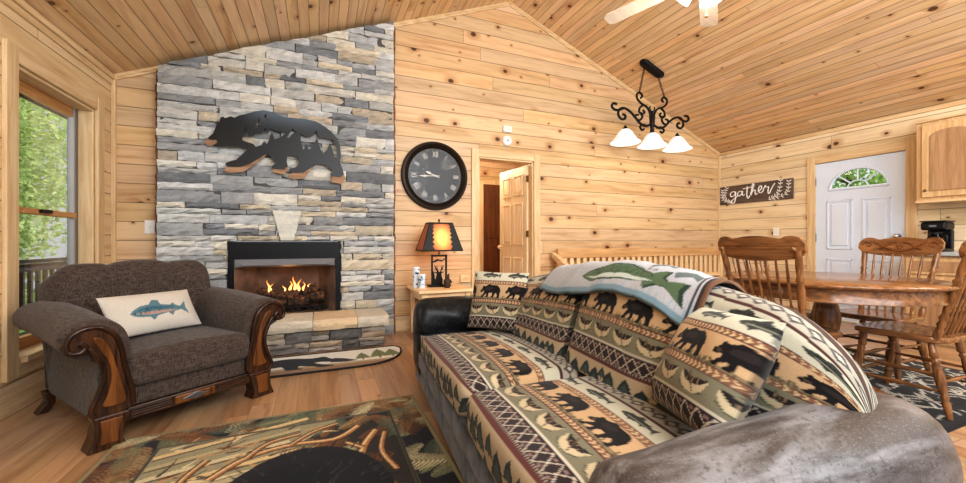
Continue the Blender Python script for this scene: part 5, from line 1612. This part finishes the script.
# ------------------------------------------------------------------ slatted bench along the back wall
bn = thing('slatted_bench', 'long pale pine bench with upright slats along the back wall', 'bench', (4.45, 4.0, 0))
b = MB(); b.box(-1.62, 1.5, .215, .265, .785, .905); b.build('top_rail', M['rail_x'], bn, 0, .006)
b = MB(); b.box(-1.60, 1.48, .225, .255, .46, .52); b.build('lower_rail', M['pale_x'], bn, 0, .004)
x = -1.5
while x < 1.45:
    b = MB(); b.box(x - .03, x + .03, .23, .25, .52, .79); b.build('slat', M['pale_z'], bn, 0, .003); x += .105
b = MB(); b.box(-1.62, 1.5, -.26, .22, .40, .44); b.build('seat', M['pale_x'], bn, 0, .006)
for x in (-1.58, 1.46):
    b = MB(); b.box(x - .035, x + .035, .215, .265, 0, .79); b.build('leg', M['pale_z'], bn, 0, .004)
    b = MB(); b.box(x - .035, x + .035, -.24, -.17, 0, .40); b.build('leg', M['pale_z'], bn, 0, .004)
b = MB(); b.prism([(-.25, .62), (.26, .86), (.26, .79), (-.25, .55)], -.03, .03, Matrix.Translation((-1.66, 0, 0)) @ Matrix.Rotation(PI / 2, 4, 'Z')); b.build('arm_rest', M['pale_y'], bn, 0, .004)

# ------------------------------------------------------------------ DINING SET
TC = (3.17, 1.52)
dt = thing('dining_table', 'round golden oak pedestal dining table with glossy top', 'dining table', (TC[0], TC[1], .010))
TR, TZ = .585, .75
b = MB(); b.lathe([(.0001, TZ - .034), (TR - .03, TZ - .034), (TR - .008, TZ - .028), (TR, TZ - .018), (TR, TZ - .012), (TR - .006, TZ - .004), (TR - .016, TZ), (.0001, TZ)], 72); b.build('tabletop', M['oak_y'], dt, 40)
b = MB(); b.lathe([(TR - .06, TZ - .034), (TR - .04, TZ - .034), (TR - .04, TZ - .10), (TR - .036, TZ - .105), (TR - .036, TZ - .112), (TR - .06, TZ - .112)], 72); b.build('apron', M['oak_y'], dt, 40)
b = MB(); b.lathe([(.06, .05), (.08, .08), (.09, .17), (.09, .22), (.065, .26), (.055, .32), (.07, .40), (.08, .48), (.065, .56), (.055, .60), (.08, .66), (.16, .70), (.16, TZ - .034)], 28); b.build('pedestal', M['oak_z'], dt, 50)
for k in range(4):
    a = R(90 * k); m = Matrix.Rotation(a, 4, 'Z')
    b = MB()
    b.prism([(.04, .20), (.08, .18), (.12, .135), (.20, .10), (.28, .07), (.34, .055), (.37, .055), (.38, .0), (.31, .0), (.24, .03), (.14, .06), (.04, .08)], -.03, .03, m); b.build('foot', M['oak_x'], dt, 30, .008)

def turned_leg(p0, p1, r=.019):
    pr = [(0, .6), (.06, .72), (.14, .8), (.2, 1.0), (.23, .62), (.26, 1.0), (.30, .75), (.45, 1.15), (.62, 1.0), (.70, .66), (.73, 1.02), (.76, .66), (.80, .95), (.90, .75), (1, .6)]
    b = MB(); b.turned(p0, p1, [(t, q * r) for t, q in pr], 12); return b
def make_chair(label):
    c = thing('dining_chair', label, 'chair', group='pressed-back oak dining chairs')
    SH = .445
    # seat (front = -y)
    out = []
    for k in range(40):
        a = 2 * PI * k / 40
        ca, sa = math.cos(a), math.sin(a)
        e = .42
        x = .235 * math.copysign(abs(ca) ** e, ca) * (1.0 if sa < 0 else .9); y = .215 * math.copysign(abs(sa) ** e, sa)
        out.append((x, y))
    L = []
    for sc, z in ((.90, SH - .042), (.99, SH - .034), (1.0, SH - .018), (.97, SH - .004), (.90, SH), (.6, SH - .010), (.2, SH - .014)):
        L.append([(x * sc, y * sc, z) for x, y in out])
    link_mesh('seat', loops_mesh('seat', np.array(L)), M['oak_y'], c, 40)
    for sx in (-1, 1):
        turned_leg((sx * .165, -.15, SH - .035), (sx * .215, -.205, 0), .022).build('leg', M['oak_z'], c, 60)
        turned_leg((sx * .15, .14, SH - .035), (sx * .20, .235, 0), .021).build('leg', M['oak_z'], c, 60)
    fl = lambda z, sx: Vector((sx * .165, -.15, SH - .035)).lerp(Vector((sx * .215, -.205, 0)), 1 - z / (SH - .035))
    bl = lambda z, sx: Vector((sx * .15, .14, SH - .035)).lerp(Vector((sx * .20, .235, 0)), 1 - z / (SH - .035))
    SPR = [(0, .7), (.2, .8), (.35, 1.0), (.45, 1.25), (.5, 1.4), (.55, 1.25), (.65, 1.0), (.8, .8), (1, .7)]
    for z in (.14, .23):
        for sx in (-1, 1):
            b = MB(); b.turned(fl(z, sx), bl(z, sx), [(t, q * .010) for t, q in SPR], 10); b.build('stretcher', M['oak_y'], c, 60)
    for z in (.16, .26):
        b = MB(); b.turned(fl(z, -1), fl(z, 1), [(t, q * .010) for t, q in SPR], 10); b.build('stretcher', M['oak_x'], c, 60)
    b = MB(); b.turned(bl(.19, -1), bl(.19, 1), [(t, q * .010) for t, q in SPR], 10); b.build('stretcher', M['oak_x'], c, 60)
    # back
    BH = 1.02
    yb0, yb1 = .175, .335
    def yz(z): 
        t = (z - SH) / (BH - SH); return yb0 + (yb1 - yb0) * t
    PRO = [(0, .85), (.05, 1.0), (.12, 1.05), (.15, .7), (.18, 1.1), (.22, .75), (.26, 1.15), (.30, .75), (.36, .95), (.55, 1.15), (.64, .8), (.67, 1.15), (.70, .8), (.8, 1.0), (1, .9)]
    for sx in (-1, 1):
        b = MB(); b.turned((sx * .175, yz(SH - .02), SH - .02), (sx * .215, yz(.93), .94), [(t, q * .019) for t, q in PRO], 12); b.build('back_post', M['oak_z'], c, 60)
    for k in range(6):
        x = -.122 + k * .0488
        b = MB(); b.turned((x, yz(SH - .01) - .01, SH - .01), (x * 1.16, yz(.875) - .012, .885), [(0, .006), (.1, .009), (.25, .011), (.32, .006), (.36, .0115), (.40, .006), (.6, .0085), (.8, .0085), (1, .006)], 8); b.build('spindle', M['oak_z'], c, 60)
    # crest rail: scrolled outline, gently curved
    top = [(-.245, .93), (-.25, .965), (-.235, 1.005), (-.20, 1.022), (-.16, 1.018), (-.135, 1.005), (-.10, 1.012), (-.04, 1.022), (.04, 1.022), (.10, 1.012), (.135, 1.005), (.16, 1.018), (.20, 1.022), (.235, 1.005), (.25, .965), (.245, .93), (.22, .905), (.16, .885), (.0, .872), (-.16, .885), (-.22, .905)]
    poly = [(p.x, p.y) for p in catmull([(q[0], q[1], 0) for q in top], 5, True)]
    bm = bmesh.new()
    b = MB()
    nslice = 24
    # split into vertical strips so that the rail can bow
    xs_ = np.linspace(-.247, .247, nslice + 1)
    def ext(xv):
        zs = []
        n_ = len(poly)
        for i in range(n_):
            (xa, za), (xb, zb) = poly[i], poly[(i + 1) % n_]
            if (xa - xv) * (xb - xv) <= 0 and abs(xa - xb) > 1e-9:
                zs.append(za + (zb - za) * (xv - xa) / (xb - xa))
        return min(zs), max(zs)
    L = []
    for xv in xs_:
        z0, z1 = ext(xv)
        bow = .03 * (1 - (xv / .247) ** 2)
        q = []
        for (z, d) in ((z0, .011), (z0 + .25 * (z1 - z0), .012), (z0 + .75 * (z1 - z0), .012), (z1, .010)):
            q.append((xv, yz(z) + bow - d - .02, z))
        for (z, d) in ((z1, .010), (z0 + .75 * (z1 - z0), .012), (z0 + .25 * (z1 - z0), .012), (z0, .011)):
            q.append((xv, yz(z) + bow + d - .02, z))
        L.append(q)
    cr = link_mesh('crest_rail', loops_mesh('crest_rail', np.array(L)), M['oak_x'], c, 50)
    # pressed carving on the front face
    b = MB()
    def cpt(x, z, off=-.034): return (x, yz(z) + .03 * (1 - (x / .247) ** 2) + off, z)
    for sg in (-1, 1):
        sp_ = [cpt(sg * (.19 + (.034 - .004 * k) * math.cos(.8 * k)), .962 + (.034 - .004 * k) * math.sin(.8 * k)) for k in range(8)]
        b.tube(catmull(sp_, 4), .0045, 6)
        b.tube(catmull([cpt(sg * .0, .91), cpt(sg * .06, .93), cpt(sg * .12, .965), cpt(sg * .15, .99)], 6), .005, 6)
        b.tube(catmull([cpt(sg * .02, .985), cpt(sg * .06, .975), cpt(sg * .09, .945), cpt(sg * .13, .93)], 6), .005, 6)
    for k in range(6):
        a = k * PI / 3; b.tube([cpt(.008 * math.cos(a), .95 + .008 * math.sin(a)), cpt(.024 * math.cos(a), .95 + .02 * math.sin(a))], .004, 6)
    b.build('carving', woodcarve, cr, 60)
    for sx in (-1, 1):
        b = MB(); b.ball((sx * .205, yz(.94) + .022, .945), .014, 10); b.build('post_cap', M['oak_z'], c, 180)
    return c
woodcarve = woodgrain('oak_carving', 'x', srgb(140, 78, 32), srgb(96, 52, 20), .3)
ch0 = make_chair('oak pressed-back chair with its back to the sofa, left of the table')
CH = [((2.775, 1.54), R(-90 + 22), None),
      ((3.92, 1.56), R(90 - 6), 'oak pressed-back chair on the far side of the table before the white door'),
      ((3.43, 1.20), R(180 + 4), 'oak pressed-back chair nearest the camera at the right edge of the photo'),
      ((3.43, 1.99), R(0 - 6), 'oak pressed-back chair partly hidden behind the left chair, by the back wall')]
# chair front is local -y; rotation turns it towards the table
for i, ((x, y), rz, lb) in enumerate(CH):
    c = ch0 if i == 0 else copy_tree(ch0)
    c.location = (x, y, .010 if i != 0 else .010)
    c.rotation_euler = (0, 0, {0: R(92), 1: R(-93), 2: R(178), 3: R(-12)}[i])
    if lb: c['label'] = lb

# ------------------------------------------------------------------ kitchen corner
M['oakcab_z'] = woodgrain('light_oak_z', 'z', srgb(220, 190, 146), srgb(198, 160, 112), .4, 1.2)
M['oakpanel'] = woodgrain('oak_panel', 'z', srgb(188, 152, 114), srgb(158, 120, 84), .4, .9)
CFX = XR - .32
wc = thing('upper_cabinet', 'light oak wall cabinet with arched door panel above the coffee maker', 'cabinet', (XR, 1.72, 1.42))
b = MB(); b.box(-.31, 0, -.60, .245, 0, .80); b.build('case', M['oakcab_z'], wc, 0, .004)
for z in (-.025, .80):
    b = MB(); b.box(-.335, -.01, -.64, .25, z, z + (.025 if z < 0 else .015)); b.build('moulding', M['trim_y'], wc, 0, .004)
def cab_door(par, y0, y1, z0, z1, arch_=True):
    m = MB(); m.box(-.332, -.311, y0, y1, z0, z1); d = m.build('door', M['oakcab_z'], par, 0, .004)
    q0, q1, r0, r1 = y0 + .06, y1 - .06, z0 + .06, z1 - .07
    pts = [(q0, r0), (q1, r0), (q1, r1 - .05)] + ([((q0 + q1) / 2 + (q1 - q0) / 2 * math.cos(PI * k / 12) * .92, r1 - .05 + .05 * math.sin(PI * k / 12)) for k in range(13)] if arch_ else []) + [(q0, r1 - .05)]
    m = MB(); m.prism(pts, -.342, -.33, Matrix.Rotation(PI / 2, 4, 'Z') @ Matrix.Diagonal((1, -1, 1, 1)) if False else Matrix(((0, 1, 0, 0), (1, 0, 0, 0), (0, 0, 1, 0), (0, 0, 0, 1)))); m.build('panel', M['oakpanel'], d, 0, .006)
    m = MB(); m.ball((-.35, y1 - .03, z0 + .07), .013, 10); m.build('knob', M['brass'], d, 180)
cab_door(wc, -.20, .20, .03, .77); cab_door(wc, -.59, -.22, .03, .77)
bc_ = thing('base_cabinet', 'light oak base cabinet with drawer under the counter', 'cabinet', (XR - .002, 1.62, 0))
b = MB(); b.box(-.58, 0, -.60, .34, .10, .86); b.box(-.52, 0, -.60, .34, 0, .10); b.build('case', M['oakcab_z'], bc_, 0, .004)
for (y0, y1) in ((-.12, .32), (-.58, -.14)):
    m = MB(); m.box(-.60, -.58, y0, y1, .68, .84); d = m.build('drawer', M['oakcab_z'], bc_, 0, .004)
    m = MB(); m.box(-.607, -.60, y0 + .03, y1 - .03, .71, .81); m.build('panel', M['oakpanel'], d, 0, .004)
    m = MB(); m.ball((-.62, (y0 + y1) / 2, .76), .013, 10); m.build('knob', M['brass'], d, 180)
    m = MB(); m.box(-.60, -.58, y0, y1, .12, .66); d = m.build('door', M['oakcab_z'], bc_, 0, .004)
    m = MB(); m.box(-.607, -.60, y0 + .06, y1 - .06, .18, .60); m.build('panel', M['oakpanel'], d, 0, .006)
M['counter'] = plain('grey_laminate', srgb(176, 180, 182), .35)
ct = MB(); ct.box(XR - .63, XR, .98, 1.98, .862, .90); tag(ct.build('countertop', M['counter'], None, 0, .008), 'pale grey laminate countertop under the coffee maker', 'countertop')
cm = thing('coffee_maker', 'black drip coffee maker with glass carafe on the counter', 'coffee maker', (XR - .36, 1.80, .902), R(-90))
cm.scale = (.84, .84, .88)
b = MB(); b.box(-.10, .10, -.13, .12, 0, .035); b.build('base', M['black'], cm, 0, .01)
b = MB(); b.box(-.10, .10, .05, .12, .035, .24); b.build('tank', M['black'], cm, 0, .008)
b = MB(); b.box(-.105, .105, -.12, .12, .24, .33); b.build('brew_head', M['black'], cm, 0, .02)
b = MB(); b.box(-.11, .11, -.125, .122, .33, .345); b.build('lid', plain('black_plastic', srgb(18, 18, 19), .3), cm, 0, .006)
b = MB(); b.lathe([(.055, .038), (.075, .06), (.08, .11), (.068, .16), (.05, .19), (.05, .20)], 28, Matrix.Translation((0, -.04, 0))); cf = b.build('carafe', M['smoke_glass'], cm, 60)
b = MB(); b.lathe([(.054, .19), (.054, .215), (.0001, .22)], 28, Matrix.Translation((0, -.04, 0))); b.build('carafe_lid', M['black'], cf, 40)
b = MB(); b.tube(catmull([(.05, -.07, .19), (.10, -.10, .18), (.105, -.105, .11), (.07, -.075, .07)], 6), .010, 8); b.build('handle', M['black'], cf, 60)
b = MB(); b.box(-.03, .03, -.122, -.118, .275, .295); b.build('badge', M['steel'], cm, 0)
b = MB(); b.box(-.04, .0, -.133, -.129, .012, .026); b.build('switch', M['steel'], cm, 0)

# ------------------------------------------------------------------ gather sign
SYC, SZC, SWD, SHT = 3.80, 1.735, 1.07, .285
sg_ = thing('wooden_sign', 'brown plank sign with white lettering gather and leaf sprigs', 'sign', (XR, SYC, SZC), R(-90))
M['signwood'] = woodgrain('grey_brown_plank', 'x', srgb(112, 96, 82), srgb(80, 66, 56), .7)
b = MB(); b.box(-SWD / 2, SWD / 2, -.025, 0, -SHT / 2, SHT / 2); b.build('board', M['signwood'], sg_, 0, .003)
M['chalk'] = plain('chalk_white', srgb(240, 238, 234), .7)
def stroke(paths, w, name, par, y=-.027, n=8, taper=False):
    for pth in paths:
        pass
    b = MB()
    for pth in paths:
        P = catmull([(p[0], y, p[1]) for p in pth], n) if len(pth) > 2 else [Vector((p[0], y, p[1])) for p in pth]
        b.tube(P, w, 6, squash=1.0)
    return b.build(name, M['chalk'], par, 60)
def off(ps, dx): return [(x + dx, z) for x, z in ps]
LETTERS = {
 'g': [[(.055, .04), (.03, .055), (.0, .045), (-.012, .015), (.0, -.012), (.025, -.01), (.045, .015), (.055, .05), (.056, .0), (.05, -.07), (.035, -.105), (.01, -.108), (-.002, -.09), (.02, -.06), (.06, -.03), (.085, -.008)]],
 'a': [[(.055, .035), (.035, .05), (.01, .042), (-.004, .015), (.003, -.01), (.022, -.012), (.042, .01), (.056, .045), (.054, .01), (.062, -.012), (.085, .0)]],
 't': [[(.03, .105), (.028, .06), (.024, .0), (.03, -.045), (.045, -.055), (.06, -.02)], [(-.025, .078), (.03, .082), (.085, .092)]],
 'h': [[(.0, .0), (.03, .07), (.042, .12), (.03, .128), (.02, .10), (.015, .04), (.008, -.02), (.02, .02), (.045, .045), (.058, .035), (.056, .0), (.064, -.018), (.085, -.002)]],
 'e': [[(.0, .01), (.03, .03), (.042, .06), (.03, .078), (.01, .06), (.005, .02), (.02, -.01), (.045, -.006), (.065, .02)]],
 'r': [[(.0, .02), (.018, .06), (.026, .075), (.03, .055), (.05, .055), (.06, .05), (.055, .01), (.058, -.03), (.07, -.03), (.09, .02), (.11, .06), (.13, .09)]],
}
LX = [('g', -.305), ('a', -.215), ('t', -.125), ('h', -.055), ('e', .04), ('r', .10)]
for chn, x in LX:
    stroke([[(px * 1.25 + (x + .09) * 1.18 - .075, pz * 1.12 - .012 + (.012 if chn in 'er' else 0)) for px, pz in pth] for pth in LETTERS[chn]], .0088, 'letter_' + chn, sg_)
def sprig(base, tip, bend, name):
    bx_, bz_ = base; tx_, tz_ = tip
    mid = ((bx_ + tx_) / 2 + bend[0], (bz_ + tz_) / 2 + bend[1])
    P = catmull([(bx_, -.027, bz_), (mid[0], -.027, mid[1]), (tx_, -.027, tz_)], 8)
    b = MB(); b.tube(P, .003, 6)
    for i in range(1, len(P) - 1, 2):
        d = (P[i + 1] - P[i - 1]).normalized()
        for s in (1, -1):
            a = d.copy(); a.rotate(Matrix.Rotation(s * .9, 3, 'Y'))
            q = P[i] + a * .046
            nrm = Vector((-a.z, 0, a.x)) * .0085
            m_ = P[i] + a * .022
            b.add([P[i] + Vector((0, -.001, 0)), m_ + nrm + Vector((0, -.001, 0)), q + Vector((0, -.001, 0)), m_ - nrm + Vector((0, -.001, 0))], [(0, 1, 2, 3)])
    return b.build(name, M['chalk'], sg_, 0)
sprig((-.34, -.125), (-.40, .12), (-.07, -.02), 'leaf_sprig'); sprig((-.30, -.125), (-.47, .09), (-.08, -.03), 'leaf_sprig')
sprig((.22, -.125), (.385, .135), (.05, -.05), 'leaf_sprig'); sprig((.27, -.125), (.49, .11), (.08, -.05), 'leaf_sprig')

# ------------------------------------------------------------------ chandelier
CX, CY = 4.0, 3.80
cz_c = ceil_z(CX)
cl = thing('chandelier', 'black scrolled iron chandelier with three frosted white glass shades', 'chandelier', (CX, CY, 2.24))
zc_ = cz_c - 2.24
slope_a = math.atan(SL)
Mc = Matrix.Translation((0, 0, zc_ - .005)) @ Matrix.Rotation(slope_a, 4, 'Y')
oblong = [(.14 + .06 * math.cos(a), .06 * math.sin(a)) for a in np.linspace(-PI / 2, PI / 2, 10)] + [(-.14 - .06 * math.cos(a), -.06 * math.sin(a)) for a in np.linspace(-PI / 2, PI / 2, 10)]
b = MB(); L = []
for sc, z in ((1, 0), (1, -.02), (.92, -.035), (.7, -.045)): L.append([tuple(Mc @ Vector((x * sc, y * sc, z))) for x, y in oblong])
link_mesh('canopy', loops_mesh('canopy', np.array(L)), M['iron'], cl, 40)
def cp(cx, cz): return ((cx - 247) * .00375, 0, (375 - cz) * .00275 + .17)
def mirror(ps): return [(494 - x, z) for x, z in ps]
SC = [[(240, 335), (215, 345), (190, 335), (170, 312), (148, 290), (122, 278), (102, 288), (97, 312), (110, 330), (126, 325), (126, 310), (116, 307)],
      [(122, 278), (100, 290), (82, 292), (70, 280), (76, 265), (90, 266)],
      [(238, 310), (236, 280), (222, 255), (198, 243), (180, 225), (178, 203), (192, 194), (202, 207), (194, 218)],
      [(205, 250), (192, 262), (188, 282), (200, 292), (212, 282), (205, 272)],
      [(195, 285), (202, 305), (190, 322), (174, 318), (172, 302), (184, 298)],
      [(225, 345), (205, 340), (192, 352), (200, 366), (210, 360)]]
for q in SC:
    for pts in (q, mirror(q)):
        pass
b = MB()
for q in SC[2:4] + SC[4:]:
    for pts in (q, mirror(q)): b.tube(catmull([cp(*p) for p in pts], 6), .0135, 8)
b.build('scrollwork', M['iron'], cl, 60)
for mirrored in (False, True):
    b = MB()
    for q in SC[:2]: b.tube(catmull([cp(*p) for p in (mirror(q) if mirrored else q)], 6), .015, 8)
    b.build('arm', M['iron'], cl, 60)
b = MB(); b.lathe([(.008, cp(0, 375)[2] - .03), (.02, .17), (.028, .2), (.02, .24), (.032, .28), (.034, .36), (.02, .40), (.012, .42), (.02, .44), (.0001, .47)], 16)
for s in (-1, 1): b.tube(catmull([(0, 0, .44), (s * .03, 0, .47), (s * .045, 0, .50), (s * .03, 0, .515)], 5), .009, 6)
b.build('stem', M['iron'], cl, 50)
for k, s in enumerate((-1, 1)):
    hk = Vector(cp(188, 196) if s < 0 else cp(306, 196)); tp = Mc @ Vector((s * .12, 0, -.04))
    b = MB(); n_ = 16
    for i in range(n_):
        a = hk.lerp(tp, i / n_); e = hk.lerp(tp, (i + 1.25) / n_)
        d = (e - a); mid = (a + e) / 2; up = d.normalized()
        side = Vector((0, 1, 0)) if i % 2 else up.cross(Vector((0, 1, 0))).normalized()
        ring = [mid + up * (d.length / 2) * math.cos(t) + side * .012 * math.sin(t) for t in np.linspace(0, 2 * PI, 9)]
        b.tube(ring, .0035, 5, cap=False)
    b.build('chain', M['iron'], cl, 60)
for k, x in enumerate((-.45, 0, .45)):
    b = MB(); b.lathe([(.017, .17), (.03, .165), (.034, .15), (.02, .18), (.01, .20)], 16, Matrix.Translation((x, 0, .02))); b.build('holder', M['iron'], cl, 50)
    b = MB(); b.lathe([(.03, .175), (.055, .165), (.085, .135), (.115, .085), (.145, .04), (.18, .012), (.182, .0), (.172, .004), (.14, .035), (.108, .08), (.078, .128), (.05, .155), (.03, .165)], 36, Matrix.Translation((x, 0, 0))); b.build('glass_shade', M['shade_glass'], cl, 60)

# ------------------------------------------------------------------ ceiling fan
FX, FYc, FZc = RX, 1.66, 2.66
cfan = thing('ceiling_fan', 'white ceiling fan with pale blades and light kit hung from the ridge', 'ceiling fan', (FX, FYc, FZc))
M['blade'] = woodgrain('pale_blade', 'x', srgb(238, 228, 212), srgb(224, 212, 194), .4)
b = MB(); b.lathe([(.0001, -.06), (.06, -.06), (.10, -.03), (.13, .02), (.13, .07), (.10, .11), (.05, .13), (.0001, .13)], 32); b.build('motor', M['white'], cfan, 50)
b = MB(); b.tube([(0, 0, .12), (0, 0, ceil_z(FX) - FZc - .08)], .013, 10); b.build('downrod', M['white'], cfan, 50)
b = MB(); b.lathe([(.02, ceil_z(FX) - FZc - .12), (.06, ceil_z(FX) - FZc - .08), (.075, ceil_z(FX) - FZc - .03)], 24); b.build('canopy', M['white'], cfan, 50)
a0 = 90 - 22.9 - 26 
for k in range(5):
    a = R(a0 + 67 + 72 * (k - 1)); m = Matrix.Rotation(a, 4, 'Z')
    b = MB()
    q = [(.20, -.045), (.26, -.055), (.66, -.058), (.69, -.04), (.69, .04), (.66, .058), (.26, .055), (.20, .045)]
    bl_ = MB(); Mt = m @ Matrix.Rotation(R(11), 4, 'X')
    bl_.add([Mt @ Vector((x, y, -.012)) for x, y in q] + [Mt @ Vector((x, y, -.004)) for x, y in q], [tuple(range(8)), tuple(range(15, 7, -1))] + [(i, i + 8, (i + 1) % 8 + 8, (i + 1) % 8) for i in range(8)])
    bo = bl_.build('blade', M['blade'], cfan, 0)
    b = MB(); b.box(.09, .27, -.018, .018, -.004, .004, Mt); b.build('bracket', M['white'], bo, 0, .002)
for k in range(4):
    a = R(30 + 90 * k); m = Matrix.Rotation(a, 4, 'Z') @ Matrix.Translation((.10, 0, -.07)) @ Matrix.Rotation(R(-48), 4, 'Y')
    b = MB(); b.lathe([(.02, .03), (.035, .02), (.05, -.02), (.065, -.07), (.062, -.07), (.045, -.02), (.03, .012)], 20, m); b.build('glass_shade', emis('fan_shade', srgb(252, 250, 244), 1.2), cfan, 60)
b = MB(); b.tube([(.03, .03, -.06), (.03, .03, -.24)], .0025, 5); b.ball((.03, .03, -.25), .012, 8); b.build('pull_chain', M['brass'], cfan, 50)

# ------------------------------------------------------------------ lights
def point(name, loc, power, col=(1, .9, .78), r=.06):
    l = bpy.data.lights.new(name, 'POINT'); l.energy = power; l.color = col; l.shadow_soft_size = r
    o = bpy.data.objects.new(name, l); COL.objects.link(o); o.location = loc; return o
def area(name, loc, target, size, power, col=(1, 1, 1)):
    l = bpy.data.lights.new(name, 'AREA'); l.energy = power; l.color = col; l.shape = 'RECTANGLE'; l.size = size[0]; l.size_y = size[1]
    o = bpy.data.objects.new(name, l); COL.objects.link(o); o.location = loc
    o.rotation_euler = (Vector(target) - Vector(loc)).to_track_quat('-Z', 'Y').to_euler(); return o
for x in (-.45, 0, .45): point('chandelier_bulb', (CX + x, CY, 2.22), 2, (1, .88, .72), .05)
point('fan_bulb', (FX, FYc, FZc - .22), 24, (1, .92, .82), .1)
point('lamp_bulb', (1.20, 3.9, EH + .42), 2.5, (1, .55, .22), .05)
point('fire_glow', ((OX0 + OX1) / 2, SY + .10, OZ0 + .30), .7, (1, .5, .2), .08)
point('hall_fill', (2.3, 5.4, 2.2), 42, (1, .9, .76), .1)  # unseen point light added to brighten the hall
area('room_fill', (1.2, -.7, 2.7), (1.6, 3.2, 1.5), (2.6, 1.4), 95, (.93, .97, 1))  # added fill light behind the camera, no fixture modelled
area('left_fill', (-.4, -.9, 2.1), (-1.5, 3.2, 1.9), (1.2, 1.0), 22, (.95, .98, 1))  # extra fill added to lift the left wall
area('kitchen_fill', (4.6, -.6, 2.5), (5.2, 2.6, 1.2), (1.6, 1.2), 75, (.93, .97, 1))  # unseen area light added as fill for the kitchen side
area('ceiling_fill', (2.0, -.9, 1.7), (2.3, 2.2, 3.6), (2.6, 1.2), 70, (.95, .97, 1))  # upward fill light added to brighten the ceiling boards
area('window_daylight', (-3.0, 3.6, 1.9), (-.2, 3.2, .9), (1.6, 1.6), 60, (.92, .97, 1))
s = bpy.data.lights.new('sun', 'SUN'); s.energy = 7.0; s.angle = R(2); s.color = (1, .97, .9)
so = bpy.data.objects.new('sun', s); COL.objects.link(so); so.rotation_euler = (0, R(40), R(12))

wld = bpy.data.worlds.new('world'); scn.world = wld; wld.use_nodes = True
bg = wld.node_tree.nodes['Background']; bg.inputs[0].default_value = (.86, .93, 1, 1); bg.inputs[1].default_value = 0.85

# ------------------------------------------------------------------ camera
cam = bpy.data.cameras.new('camera'); co = bpy.data.objects.new('camera', cam); COL.objects.link(co)
cam.sensor_fit = 'HORIZONTAL'; cam.sensor_width = 36.0; cam.lens = 36.0 * f_ / 966.0
cam.clip_start = .05
co.location = (0, 0, CAMH); co.rotation_euler = (PI / 2, 0, -TH)
scn.camera = co
scn.view_settings.view_transform = 'Standard'
scn.view_settings.look = 'None'
scn.view_settings.exposure = 0.16
scn.view_settings.gamma = 0.86
